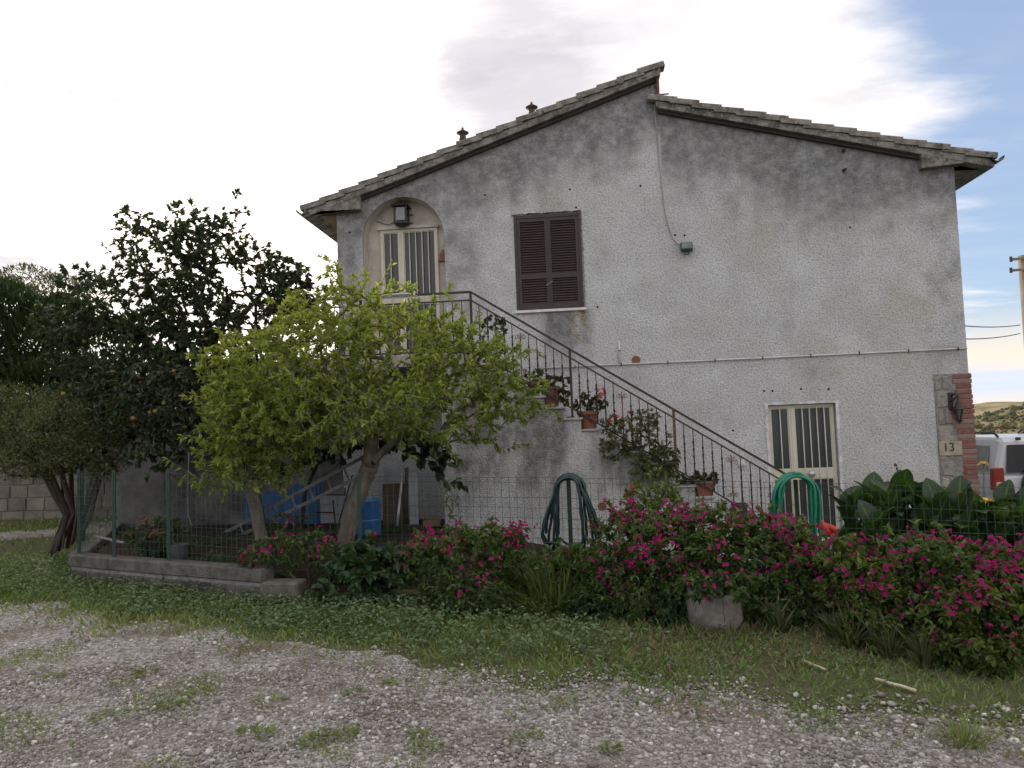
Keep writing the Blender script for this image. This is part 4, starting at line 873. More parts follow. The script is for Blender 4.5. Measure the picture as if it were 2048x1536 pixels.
def shrub(name, label, cat, blobs, base, nat, per, tpl, ln, wd, mat, seed, nstem=5, stemmat='stem', flowers=0, fl='magenta', shell=.55, group=None, droop=.25, spread=.9, stem_r=.012, clump=.35, rndf=None, seg=.14, extra_root=None, lift=.35, fdepth=.015):
    rg = np.random.default_rng(seed); root = extra_root or thing(name, label, cat, base, group)
    A = ell_points(rg, blobs, nat, shell); A[:, 2] = np.maximum(A[:, 2], base[2] + (.06 if extra_root is None else -.75))
    c = np.mean(A, 0); paths = []; b = np.array(base, float)
    if extra_root is None: sh_ = rg.uniform(0, 1, len(A)) < .14; A[sh_] += nrm(A[sh_] - c + np.array([0, 0, .2])) * rg.uniform(.04, .16, (sh_.sum(), 1))
    paths.append([b, b + (c - b) * .12 + np.array([0, 0, .03]), b + (c - b) * .3])
    for i in range(nstem - 1):
        o = rg.normal(size=3) * np.array([.06, .05, 0]); e = A[rg.integers(len(A))]; paths.append([b + o * .0, b + o + (e - b) * .18 + np.array([0, 0, .06]), b + o + (e - b) * .4 + np.array([0, 0, .05])])
    pos, par, r, tips, nt = grow(paths, A, seg=seg, seed=seed, tip=.0022, root_r=stem_r, lift=lift)
    branch_mesh('stems', pos, par, r, MT[stemmat], root, 5, nt)
    P, D = twig_leaves(pos, par, tips, per, rg, .75)
    out = nrm(P - c); D = nrm(D * .6 + out * .7)
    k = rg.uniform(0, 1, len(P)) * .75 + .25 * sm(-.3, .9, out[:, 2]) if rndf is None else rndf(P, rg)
    leaves_at('foliage', P, D, tpl, ln, wd, rg, MT[mat], root, droop, .6, k, spread)
    if flowers:
        tp = np.array([pos[ch[-1]] for _, ch in tips]); Bc = np.array([bb_[:3] for bb_ in blobs]); Br = np.array([bb_[3:6] for bb_ in blobs])
        q = (tp[:, None] - Bc[None]) / Br[None]; rad = np.linalg.norm(q, axis=2).min(1); j = np.argmin(np.linalg.norm(q, axis=2), 1)
        od = nrm((tp - Bc[j]) / Br[j] ** 2 + np.array([0, -.25, .35]) * 1.0)
        cand = np.where((rad > .72) & (tp[:, 2] > base[2] + .15))[0]
        if len(cand):
            # flowers sit in loose groups
            pt_ = tp[cand]; wgt = (.12 + sm(base[2] + .2, base[2] + .75, pt_[:, 2])) * (.10 + sm(-.25, .55, np.sin(pt_[:, 0] * 9 + seed) * np.sin(pt_[:, 2] * 11 + 1) + .5 * np.sin(pt_[:, 1] * 13 + pt_[:, 0] * 5))); wgt /= wgt.sum(); seeds = rg.choice(cand, max(1, int(flowers * .55)), replace=True, p=wgt); sel = []
            for s_ in seeds:
                for _ in range(rg.integers(1, 4)): sel.append((tp[s_] + od[s_] * fdepth * 2 + rg.normal(size=3) * .03, nrm(od[s_] + rg.normal(size=3) * .45)))
            sel = sel[:flowers]; parts = sel[:290]; rest = sel[290:]
            if rest:
                tri = [f for f in [tuple(p_.vertices) for p_ in FL[fl].polygons]]; tv = np.array([v.co[:] for v in FL[fl].vertices]); d_ = np.array([b_ for _, b_ in rest]); fr = frames(d_, rand_unit(rg, len(rest))); rot = np.stack([fr[:, :, 0], fr[:, :, 2], fr[:, :, 1]], -1)
                stuff(scatter('blossoms', (tv, np.array(tri)), rot, np.ones((len(rest), 3)), np.array([a for a, _ in rest]), rg.uniform(0, 1, len(rest)), FL[fl].materials[0], root))
            put_flowers([a for a, _ in parts], [b_ for _, b_ in parts], FL[fl], root, rg)
    return root
# ------------------------------------------------------------------ pots on the stairs
def tread_z(k): return Z0 - RISE * k
def tread_x(k): return X0 + RUN * (k - .5)
def round_pot(parent, c, r, h, mat, soil=True):
    x, y, z = c; MB().lathe([(0, 0), (r * .72, 0), (r * .74, .01), (r * .95, h * .8), (r * 1.06, h * .81), (r * 1.08, h), (r * .96, h), (r * .92, h * .86), (0, h * .86)], c, 20).build('pot', MT[mat], parent, smooth=False)
    MB().lathe([(0, h * .885), (r * .92, h * .875)], c, 16).build('soil', MT['soil'], parent)
    MB().lathe([(0, -.0), (0, .0)], c, 3) if False else None
def square_pot(parent, c, w, h, mat, d=None):
    x, y, z = c; d = d or w; mb = MB()
    mb.add([(x + sx * w * q / 2, y + sy * d * q / 2, z + zz) for q, zz in ((.78, 0), (1, h)) for sx, sy in ((-1, -1), (1, -1), (1, 1), (-1, 1))], [(0, 1, 5, 4), (1, 2, 6, 5), (2, 3, 7, 6), (3, 0, 4, 7), (3, 2, 1, 0), (4, 5, 6, 7)]); mb.bb(x - w * .54, x + w * .54, y - d * .54, y + d * .54, z + h * .86, z + h + .004); mb.build('pot', MT[mat], parent, bevel=.005)
    MB().bb(x - w * .46, x + w * .46, y - d * .46, y + d * .46, z + h + .0045, z + h + .012).build('soil', MT['soil'], parent)
def potted(label, k, px_, w, h, kind, mat, blobs, nat, per, tpl, ln, wd, lm, seed, flowers=0, fl='pink', d=None, yy=None, z=None):
    Y = yy or YS + .19; x = atY(px_, 800, Y).x; c = Vector((x, Y, (tread_z(k) if z is None else z) + .002)); root = thing('potted_plant', label, 'potted plant', c, 'potted plants on the stairs' if z is None else None)
    (round_pot if kind == 'r' else square_pot)(root, c, *(((w / 2, h, mat)) if kind == 'r' else (w, h, mat, d)))
    shrub('', '', '', blobs, (c.x, c.y, c.z + h), nat, per, tpl, ln, wd, lm, seed, 4, 'stem', flowers, fl, .35, extra_root=root, stem_r=.008, seg=.08)
YP = YS + .19
potted('leafy plant in a brown pot near the top step, behind the lemon leaves', 2, 985, .24, .24, 'r', 'terrabrown', [B(985, 655, YP, 34, .12, 26), B(975, 690, YP, 26, .1, 16)], 45, 7, HEART, .06, .8, 'gerleaf', 11)
potted('dull brown pot with a trailing plant on the fourth step down', 4, 1066, .26, .22, 'r', 'terrabrown', [B(1070, 750, YP, 26, .12, 14), B(1085, 785, YP - .1, 14, .06, 18)], 40, 6, HEART, .05, .8, 'gerleaf', 12)
potted('tall square brown pot spilling dark green ivy on the stairs', 5, 1104, .235, .30, 's', 'terrabrown', [B(1112, 762, YP, 30, .13, 12), B(1126, 790, YP - .1, 14, .06, 24)], 60, 8, HEART, .05, .9, 'gerleaf', 13)
potted('round terracotta pot with pink geranium flowers on the stairs', 7, 1175, .31, .26, 'r', 'terracotta', [B(1180, 812, YP, 32, .14, 20), B(1200, 800, YP, 16, .1, 18), B(1170, 805, YP, 16, .1, 18)], 60, 8, HEART, .05, .9, 'gerleaf', 14, 22, 'pink')
potted('dark pot with a big straggly rose bush sprawling through the railing', 10, 1262, .28, .22, 's', 'slate', [B(1255, 862, YS - .1, 52, .2, 34), B(1295, 885, YS - .1, 50, .2, 40), B(1320, 925, YS - .15, 40, .18, 34), B(1235, 892, YS - .15, 40, .14, 28), B(1285, 838, YS, 34, .12, 24), B(1290, 940, YS - .2, 40, .12, 30), B(1225, 850, YS, 26, .1, 20)], 520, (5, 8), LEAF, .055, .62, 'dryleaf', 15, 14, 'red')
potted('grey trough with green trailing leaves halfway under the straggly rose', 11, 1322, .30, .16, 's', 'slate', [B(1330, 915, YP - .05, 36, .15, 24), B(1345, 950, YP - .15, 24, .1, 16)], 70, 7, HEART, .05, .9, 'gerleaf', 16)
potted('low terracotta pot with fresh green geranium leaves on the lower stairs', 13, 1399, .27, .20, 's', 'terracotta', [B(1400, 960, YP, 38, .14, 14), B(1380, 975, YP - .12, 18, .06, 12), B(1420, 955, YP, 18, .1, 10)], 70, 8, HEART, .055, .95, 'gerleaf', 17)
p = Vector((tread_x(15), YP, tread_z(15) + .002)); r_ = thing('flower_pot', 'empty dark grey square pot on the lowest visible stair', 'flower pot', p); square_pot(r_, p, .2, .2, 'slate')
# ------------------------------------------------------------------ fence, low wall, hoses
FT = [1.35, 1.345, 1.33, 1.28, 1.235, 1.15, 1.035, .89]; FBm = [.36, .36, .36, .34, .22, .10, -.05, -.2]
fn = thing('wire_fence', 'green wire mesh garden fence with slim posts in front of the house', 'fence', (FENCE[5][0], FENCE[5][1], .0))
mb = MB(); wr = .0024
for i in range(len(FENCE) - 1):
    a = np.array(FENCE[i]); b = np.array(FENCE[i + 1]); L = np.linalg.norm(b - a); n = int(L / .076)
    for k in range(n):
        f = k / n; p_ = a + (b - a) * f; zt = FT[i] + (FT[i + 1] - FT[i]) * f; zb = FBm[i] + (FBm[i + 1] - FBm[i]) * f; j = .004 * math.sin(k * 2.1)
        mb.tube([(p_[0], p_[1], zb), (p_[0] + j, p_[1], zt)], wr, 3, cap=False)
    for r_ in range(11):
        g = 1 - r_ * .1 / .99
        if r_ == 1: g = 1 - .05
        P = []
        for s_ in range(7): f = s_ / 6; p_ = a + (b - a) * f; zt = FT[i] + (FT[i + 1] - FT[i]) * f; zb = FBm[i] + (FBm[i + 1] - FBm[i]) * f; P.append((p_[0], p_[1] - .002, zb + (zt - zb) * g + .004 * math.sin(s_ * 2 + r_ * 3 + i)))
        mb.tube(P, wr, 3, cap=False)
a = np.array((-6.25, 9.12)); b = np.array((-7.82, 12.4))
for k in range(46): p_ = a + (b - a) * k / 46; mb.tube([(p_[0], p_[1], .36), (p_[0], p_[1], 1.33)], wr, 3, cap=False)
for r_ in range(10): mb.tube([(a[0], a[1], 1.33 - r_ * .1), (b[0], b[1], 1.33 - r_ * .1)], wr, 3, cap=False)
stuff(mb.build('wire_mesh', MT['wire'], fn))
for i in (0, 1, 2, 4, 5, 6, 7):
    x, y = FENCE[i]; mb = MB(); mb.bb(x - .022, x + .022, y + .004, y + .012, FBm[i] - .15, FT[i] + .03); mb.bb(x - .005, x + .005, y + .0125, y + .04, FBm[i] - .15, FT[i] + .03); mb.build('post', MT['fencegreen'], fn)
lw = thing('low_garden_wall', 'low weathered block wall edging the garden, topped by mossy capping', 'wall', (-4.8, 8.45, 0))
lpts = [(-7.86, 12.45), (-6.28, 9.13), (-5.57, 8.79), (-4.70, 8.42), (-3.3, 7.82)]
for i in range(len(lpts) - 1):
    a = Vector(lpts[i]); b = Vector(lpts[i + 1]); d = (b - a).normalized(); L = (b - a).length; ang = math.atan2(d.y, d.x); rm = Matrix.Rotation(ang, 3, 'Z'); m = (a + b) / 2
    MB().box((m.x, m.y, .275), (L + .02 * (i % 2), .20, .14), rm).build('capping', MT['lowcap'], lw, bevel=.012)
    for row in range(2):
        s_ = -.13 * row
        while s_ < L - .02:
            w = rng.uniform(.30, .42); e0 = max(s_, 0); e1 = min(s_ + w - .018, L)
            if e1 - e0 > .03:
                c = a + d * (e0 + e1) / 2; MB().box((c.x, c.y, .09 - row * .16), (e1 - e0, .17 + rng.uniform(-.012, .012), .142), rm @ Matrix.Rotation(rng.uniform(-.02, .02), 3, 'Z')).build('block', MT['lowblock'], lw, bevel=.012)
            s_ += w
    MB().box((m.x, m.y, .05), (L - .02, .135, .34), rm).build('core', MT['mortar'], lw)
c = atY(560, 1178, 7.62); tag(MB().box((c.x, 7.72, .10), (.42, .24, .26), Matrix.Rotation(-.12, 3, 'Z')).build('stone_block', MT['lowcap'], None, bevel=.02), 'single squared stone block lying at the right end of the low wall', 'stone block')
def hose(name, label, cx, Y, zt, zb, n, r, mat, seed, wt, wb, tail):
    rg = random.Random(seed); P = []
    for k in range(n):
        wl, wr_ = wt * rg.uniform(.55, 1.05), wt * rg.uniform(.55, 1.05); bl_, br_ = wb * rg.uniform(.45, 1.1), wb * rg.uniform(.45, 1.2); z1 = zt - rg.uniform(0, .05); z2 = zb + rg.uniform(-.05, .25); y = Y - .02 - .017 * k + rg.uniform(-.005, .005); xm_ = (br_ - bl_) / 2; wm = (bl_ + br_) / 2; loop = []
        for i in range(12):                                  # left strand, from the bottom up
            f = i / 12; loop.append((-bl_ + (bl_ - wl) * f ** 1.4, z2 + (z1 - wl - z2) * f))
        for i in range(13):                                  # over the post
            a = math.pi * (1 - i / 12); w = wl if i < 6 else wr_; loop.append((w * math.cos(a), z1 - w + w * math.sin(a) + (0 if i < 6 else (w - wl) * 0)))
        for i in range(1, 13): f = i / 12; loop.append((wr_ + (br_ - wr_) * f ** .8, z1 - wr_ + (z2 - z1 + wr_) * f))
        for i in range(1, 9): a = math.pi * i / 9; loop.append((xm_ + wm * math.cos(a), z2 - wm * .8 * math.sin(a)))
        for j, (x_, z_) in enumerate(loop): P.append((cx + x_ + .004 * math.sin(j * 1.1 + k * 2), y - .017 * j / len(loop), z_ + .004 * math.sin(j * .7 + k)))
    P += [(P[-1][0] + tail[0] * f, P[-1][1] - .02 * f, P[-1][2] + tail[1] * f + .05 * math.sin(f * 3)) for f in (.3, .6, 1)]
    return tag(MB().tube(P, r, 8).build(name, MT[mat], None, smooth=True), label, 'hose')
hose('garden_hose', 'dark green garden hose hung in loops over a fence post', -.145, 8.09, 1.20, .36, 9, .0135, 'hosedark', 5, .165, .27, (.25, -.1))
hose('garden_hose', 'bright green garden hose coiled on the fence before the lower door', atY(1588, 1000, 7.97).x, 7.98, 1.14, .36, 9, .0145, 'hosegreen', 9, .225, .26, (-.2, .12))
p = atY(1652, 1052, 7.93); rb = thing('red_bag', 'crumpled red plastic glove bundle hanging on the fence from blue string', 'bundle', p); x, y, z = p
mb = MB(); mb.tube([(x - .06, y, z + .06), (x - .03, y - .02, z), (x + .0, y - .01, z - .06), (x + .04, y, z - .09)], [.02, .045, .05, .02], 7); mb.tube([(x - .02, y, z + .02), (x + .05, y - .03, z - .02), (x + .09, y - .02, z - .07)], [.02, .035, .018], 7); mb.tube([(x - .05, y, z + .03), (x - .06, y - .02, z - .05), (x - .05, y, z - .11)], [.02, .03, .015], 7); mb.build('cloth', MT['redcloth'], rb, smooth=True)
MB().tube([atY(1643, 968, 7.94), atY(1637, 1010, 7.93), atY(1634, 1040, 7.93), (x - .05, y, z + .04)], .006, 5).tube([atY(1643, 968, 7.94), atY(1641, 1010, 7.93), (x - .03, y, z + .03)], .005, 5).build('string', MT['bluerope'], rb)
# ------------------------------------------------------------------ things stored under the landing
def gh(x): return float(gard(np.array(x), np.array(11.)))
mb = MB(); a0 = atY(487, 985, 12.3); a1 = atY(640, 965, 12.3); zb = .27
mb.prism([(a0.x, zb), (a1.x, zb), (a1.x, a1.z), (atY(590, 965, 12.3).x, a1.z), (atY(580, 985, 12.3).x, a0.z), (a0.x, a0.z)], 'y', 12.3, 12.36); tag(mb.build('blue_sheet', MT['bluepanel'], None, bevel=.006), 'large dull blue sheet leaning on the wall behind the ladder', 'sheet')
la = thing('ladder', 'long aluminium ladder lying aslant below the landing', 'ladder', atY(440, 1085, 11.1))
A0, A1 = atY(438, 1072, 11.3), atY(730, 912, 11.3); B0, B1 = atY(443, 1090, 11.1), atY(742, 942, 11.1)
for s0, s1 in ((A0, A1), (B0, B1)): MB().bar(s0, s1, .022, .05).build('rail', MT['ladder'], la)
for i in range(9): f = .03 + i * .118; MB().tube([A0.lerp(A1, f), B0.lerp(B1, f)], .014, 6).build('rung', MT['ladder'], la)
p = atY(734, 1108, 10.6); p.z = gh(p.x); bz = thing('blue_barrel', 'bright blue plastic barrel with open top behind the lemon trunk', 'barrel', p)
MB().lathe([(0, .01), (.19, .0), (.205, .04), (.205, .47), (.215, .48), (.215, .50), (.195, .50), (.19, .06), (0, .05)], p, 24).build('body', MT['blueplastic'], bz, smooth=True)
p2 = (p.x, p.y, p.z); MB().lathe([(.2055, .20), (.211, .21), (.211, .225), (.2055, .235)], p2, 24).build('hoop', MT['blueplastic'], bz, smooth=True)
def board(name, label, cat, px0, px1, py0, py1, Y, th, mat, tilt=0.0):
    a = atY(px0, py0, Y); b = atY(px1, py1, Y); z0 = gh((a.x + b.x) / 2) + .003; c = Vector(((a.x + b.x) / 2, Y, (a.z + z0) / 2)); return tag(MB().box(c, (abs(b.x - a.x), th, a.z - z0), Matrix.Rotation(tilt, 3, 'X')).build(name, MT[mat], None, bevel=.005), label, cat)
board('brown_board', 'tall brown wooden board standing against the wall under the landing', 'board', 765, 812, 968, 1095, 11.9, .03, 'brownboard', -.06)
board('grey_sheet', 'narrow pale grey sheet standing upright beside the brown post', 'sheet', 817, 839, 945, 1070, 11.7, .02, 'greyboard', -.05)
board('white_board', 'pale board leaning behind the black folding frame', 'board', 640, 692, 990, 1055, 12.2, .02, 'greyboard')
board('pale_board', 'pale square board leaning above the brown board', 'board', 767, 808, 935, 966, 12.2, .02, 'greyboard')
board('cardboard_box', 'flattened brown cardboard box beside the stair wall', 'box', 848, 884, 1040, 1066, 11.6, .2, 'cardboard')
tag(MB().tube([atY(806, 938, 11.75), atY(790, 1098, 11.5)], .022, 8).build('pipe', MT['alu'], None, smooth=True), 'long pale metal pipe leaning in front of the brown board', 'pipe')
tag(MB().tube([atY(813, 935, 11.8), atY(814, 1085, 11.75)], .028, 8).build('wooden_post', MT['brownboard'], None, smooth=True), 'slim brown post standing between brown board and grey sheet', 'post')
ff = thing('folding_frame', 'black metal folding frame standing before a pale board', 'frame', atY(660, 1065, 11.6)); mb = MB()
for a, b in (((632, 970), (630, 1070)), ((632, 990), (690, 990)), ((632, 1025), (668, 1025)), ((666, 1000), (672, 1060)), ((705, 950), (672, 1065)), ((690, 975), (690, 990))): MB().tube([atY(*a, 11.6), atY(*b, 11.6)], .013, 6).build('tube', MT['iron'], ff)
def lump(name, label, cat, px_, py, Y, rx, rz, mat, seed):
    rg = np.random.default_rng(seed); p_ = atY(px_, py, Y); bm = bmesh.new(); bmesh.ops.create_icosphere(bm, subdivisions=3, radius=1)
    for v in bm.verts: n_ = 1 + .16 * math.sin(v.co.x * 5 + seed) * math.sin(v.co.z * 6) + .08 * math.sin(v.co.y * 9 + v.co.x * 7); v.co = Vector((v.co.x * rx * n_, v.co.y * rx * .8 * n_, max(v.co.z, -.5) * rz * n_)) + p_
    me = bpy.data.meshes.new(name); bm.to_mesh(me); bm.free(); me.polygons.foreach_set('use_smooth', [True] * len(me.polygons)); return tag(link(name, me, MT[mat]), label, cat)
lump('blue_tarp', 'crumpled bright blue tarpaulin on the ground by the fence', 'tarpaulin', 768, 1108, 9.3, .12, .10, 'tarp', 2)
lump('grey_sack', 'crumpled grey sack beside the blue tarpaulin', 'sack', 742, 1108, 9.4, .12, .11, 'greycloth', 5)
tag(MB().tube([atY(378, 900, YF - .03), atY(376, 960, YF - .03), atY(376, 1030, YF - .03), atY(383, 1050, YF - .04), atY(400, 1060, YF - .06), atY(430, 1062, YF - .1), atY(462, 1058, YF - .1)], .009, 6).build('cable', MT['cable'], None, smooth=True), 'pale cable hanging down the dark terrace wall and curling at its foot', 'cable')
tag(MB().tube([atY(192, 1073, 10.6), atY(256, 1087, 9.9)], .018, 6).build('pole', MT['greyboard'], None), 'pale pole lying on the soil behind the corner of the low wall', 'pole')
# ------------------------------------------------------------------ right side: car, table, pole, wires
def suv():
    X0c, Y0c, G = 6.93, 13.8, -.52; o = thing('white_suv', 'white off-road car parked behind the brick corner with its rear facing out', 'car', (X0c + .88, Y0c + 2.2, G)); Wd = 1.78
    def P(x, y, z): return (X0c + x, Y0c + y, G + z)
    def loft(secs, name, mat, parent, bev=.03):
        V = []; F = []
        for (y, x0, x1, z0, z1, ix) in secs: V += [P(x0, y, z0), P(x1, y, z0), P(x1 - ix, y, z1), P(x0 + ix, y, z1)]
        for i in range(len(secs) - 1): F += [(i * 4 + j, i * 4 + (j + 1) % 4, i * 4 + 4 + (j + 1) % 4, i * 4 + 4 + j) for j in range(4)]
        F += [(3, 2, 1, 0), tuple(range(len(V) - 4, len(V)))]
        return MB().add(V, F).build(name, mat, parent, bevel=bev)
    b = loft([(0, 0, Wd, .42, 1.08, .03), (.08, 0, Wd, .40, 1.10, .03), (2.9, 0, Wd, .38, 1.08, .03), (4.2, .05, Wd - .05, .40, .98, .05), (4.45, .12, Wd - .12, .45, .9, .05)], 'body', MT['carwhite'], o, .04)
    loft([(.03, .03, Wd - .03, 1.085, 1.70, .16), (.2, .035, Wd - .035, 1.085, 1.73, .16), (2.2, .035, Wd - .035, 1.085, 1.72, .16), (3.0, .05, Wd - .05, 1.085, 1.12, .1)], 'cabin', MT['carwhite'], o, .05)
    MB().add([P(.22, -.012, 1.13), P(Wd - .22, -.012, 1.13), P(Wd - .27, .015, 1.6), P(.27, .015, 1.6)], [(0, 1, 2, 3)]).add([P(.22, .05, 1.13), P(Wd - .22, .05, 1.13), P(Wd - .27, .06, 1.6), P(.27, .06, 1.6)], [(3, 2, 1, 0)]).build('rear_window', MT['carglass'], o)
    def sidewin(y0, y1, sl): MB().add([P(.028, y0, 1.16), P(.028, y1, 1.16), P(.145, y1 - .03, 1.58), P(.145, y0 + sl, 1.58)], [(0, 1, 2, 3)]).build('side_window', MT['carwin'], o)
    sidewin(.22, .95, .12); sidewin(1.05, 1.75, .0)
    for x in (0, Wd - .17): 
        tl = MB().add([P(x - .012, -.03, .84), P(x + .18, -.03, .84), P(x + .18, -.02, 1.22), P(x - .0, -.02, 1.22), P(x - .012, .1, .84), P(x + .18, .1, .84), P(x + .18, .1, 1.22), P(x - .0, .1, 1.22)], [(0, 1, 2, 3), (5, 4, 7, 6), (4, 0, 3, 7), (1, 5, 6, 2), (3, 2, 6, 7), (4, 5, 1, 0)]).build('tail_light', MT['taillight'], o, bevel=.015)
        MB().box(P(x + .085, -.038, .94), (.12, .02, .08)).build('reversing_lens', MT['clearlight'], tl, bevel=.006)
    MB().box(P(Wd / 2, -.02, .56), (Wd + .06, .24, .26)).build('bumper', MT['carblack'], o, bevel=.04)
    for x in (.22, Wd - .22):
        rr_ = MB(); rr_.tube([P(x, .18, 1.74), P(x, .3, 1.80), P(x, 1.9, 1.80), P(x, 2.05, 1.74)], .02, 8); rr_.build('roof_rail', MT['carblack'], o, smooth=True)
    for x in (.45, .85): MB().box(P(x, .0, 1.70), (.07, .06, .05)).build('window_hinge', MT['carblack'], o, bevel=.008)
    def wheel(x, y):
        V = []; F = []; n = 24; prof = [(.0, .11), (.2, .11), (.23, .12), (.34, .11), (.36, .07), (.36, -.07), (.34, -.11), (.23, -.12), (0, -.11)]
        for r_, h in prof: V += [P(x + h, y + r_ * math.cos(2 * math.pi * j / n), .36 + r_ * math.sin(2 * math.pi * j / n)) for j in range(n)]
        for i in range(len(prof) - 1): F += [(i * n + j, i * n + (j + 1) % n, i * n + n + (j + 1) % n, i * n + n + j) for j in range(n)]
        MB().add(V, F).build('wheel', MT['carblack'], o, smooth=True)
    for x in (.08, Wd - .08):
        for y in (.85, 3.5): wheel(x, y)
    V = []; F = []; n = 28; cx_, cz_ = .80, .88        # spare wheel on the tailgate
    prof = [(.0, -.13), (.24, -.14), (.27, -.16), (.36, -.15), (.38, -.1), (.38, 0), (.34, .01)]
    for r_, h in prof: V += [P(cx_ + r_ * math.cos(2 * math.pi * j / n), h - .04, cz_ + r_ * math.sin(2 * math.pi * j / n)) for j in range(n)]
    for i in range(len(prof) - 1): F += [(i * n + j, i * n + (j + 1) % n, i * n + n + (j + 1) % n, i * n + n + j) for j in range(n)]
    MB().add(V, F).build('spare_wheel', MT['carblack'], o, smooth=True)
suv()
p = atY(2030, 1030, 9.9); tb = thing('garden_table', 'small white topped table on brown wooden legs behind the cannas', 'table', (p.x, 9.9, -.4))
MB().bb(p.x - .22, p.x + .55, 9.65, 10.2, p.z - .03, p.z).build('table_top', MT['pvc'], tb, bevel=.006)
for x in (p.x - .16, p.x + .48):
    for y in (9.72, 10.12): MB().bb(x - .03, x + .03, y - .03, y + .03, -.5, p.z - .032).build('leg', MT['wood'], tb)
MB().bb(p.x - .1, p.x + .42, 9.70, 9.73, p.z - .35, p.z - .06).build('side_board', MT['wood'], tb)
up_ = thing('utility_pole', 'pale concrete utility pole with two short crossarms beside the car', 'utility pole', (11.35, 20.5, -1))
pc = atY(2036, 512, 20.5); cxp = pc.x + .17
MB().tube([(cxp + .03, 20.5, -1.2), (cxp, 20.5, pc.z)], [.21, .165], 16).build('pole', MT['pole'], up_, smooth=True)
for py in (519, 541):
    q = atY(2030, py, 20.4); MB().bar((q.x - .12, 20.38, q.z), (cxp + .3, 20.38, q.z + .03), .05, .06).build('crossarm', MT['pole'], up_); MB().tube([(q.x - .12, 20.36, q.z - .06), (q.x - .12, 20.36, q.z + .07)], .035, 8).build('insulator', MT['iron'], up_)
for i, (py0, py1, lab) in enumerate(((643, 650, 'upper thin black cable strung from the house to the utility pole'), (674, 667, 'lower thin black cable strung from the house to the utility pole'))):
    a = atY(1926, py0, 13.4); a.x = 6.03; b = atY(2040, py1, 20.4); tag(MB().tube([a.lerp(b, f) + Vector((0, 0, -.25 * f * (1 - f))) for f in np.linspace(0, 1, 10)], .011, 5).build('power_cable', MT['iron'], None), lab, 'cable', None)
# block wall far left
bw = thing('block_wall', 'old tufa block wall beyond the side track on the left', 'wall', (-12, 16.9, 0)); z = -.1; row = 0
MB().bb(-19, -8.6, 16.93, 17.2, -.3, 2.2).build('core', MT['mortar'], bw)
while z < 1.5:
    h = .30; x = -17.5 + (row % 2) * .25
    while x < -8.6:
        w = rng.uniform(.42, .6); MB().bb(x, min(x + w - .02, -8.6), 16.90 + rng.uniform(-.015, .015), 17.0, z, z + h - .02).build('block', MT['block'], bw, bevel=.012); x += w
    z += h; row += 1
# ------------------------------------------------------------------ trees
def tree(name, label, cat, paths, blobs, nat, per, tpl, ln, wd, leafm, barkm, seed, root_r, tip=.004, shell=.35, seg=.16, droop=.3, spread=.9, rndf=None, trunk_n=9, group=None, along=.7, wob=.02, shoots=.16):
    base = Vector(paths[0][0]); root = thing(name, label, cat, base, group); rg = np.random.default_rng(seed)
    A = ell_points(rg, blobs, nat, shell); cc = np.mean(A, 0); sh_ = rg.uniform(0, 1, len(A)) < shoots; A[sh_] += nrm(A[sh_] - cc + np.array([0, 0, .3])) * rg.uniform(.06, .34, (sh_.sum(), 1)); pos, par, r, tips, nt = grow([[np.array(p_) for p_ in q] for q in paths], A, seg=seg, seed=seed, tip=tip, root_r=root_r, wob=wob)
    branch_mesh('trunk', pos, par, r, MT[barkm], root, 7, nt)
    P, D = twig_leaves(pos, par, tips, per, rg, along); c = np.mean(A, 0); out = nrm(P - c)
    k = rg.uniform(0, 1, len(P)) if rndf is None else rndf(P, rg)
    leaves_at('crown', P, nrm(D + out * .4), tpl, ln, wd, rg, MT[leafm], root, droop, .6, k, spread)
    return root, pos, tips, rg
def Q(Y, *pp): return [tuple(atY(a, b, Y)) for a, b in pp]
def dense(path, n=6):
    P = [Vector(p_) for p_ in path]; o = []
    for i in range(len(P) - 1):
        for j in range(n): o.append(tuple(P[i].lerp(P[i + 1], j / n) + Vector((math.sin(i * 3 + j), math.cos(i * 5 + j * 2), 0)) * .004))
    return o + [tuple(P[-1])]
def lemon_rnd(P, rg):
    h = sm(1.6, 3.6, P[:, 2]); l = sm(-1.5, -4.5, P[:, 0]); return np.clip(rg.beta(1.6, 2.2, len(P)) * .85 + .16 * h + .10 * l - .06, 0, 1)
T = dense(Q(9.3, (688, 1120), (696, 1060), (712, 1000), (733, 950), (742, 928)))
LB = dense(Q(9.25, (742, 928), (743, 885), (752, 845), (742, 790))); LC = dense(Q(9.2, (742, 928), (772, 897), (803, 866), (845, 820))); LD = dense([atY(752, 845, 9.25), atY(690, 800, 9.0), atY(620, 760, 8.9)]); LE = dense([atY(845, 820, 9.2), atY(920, 770, 9.2)])
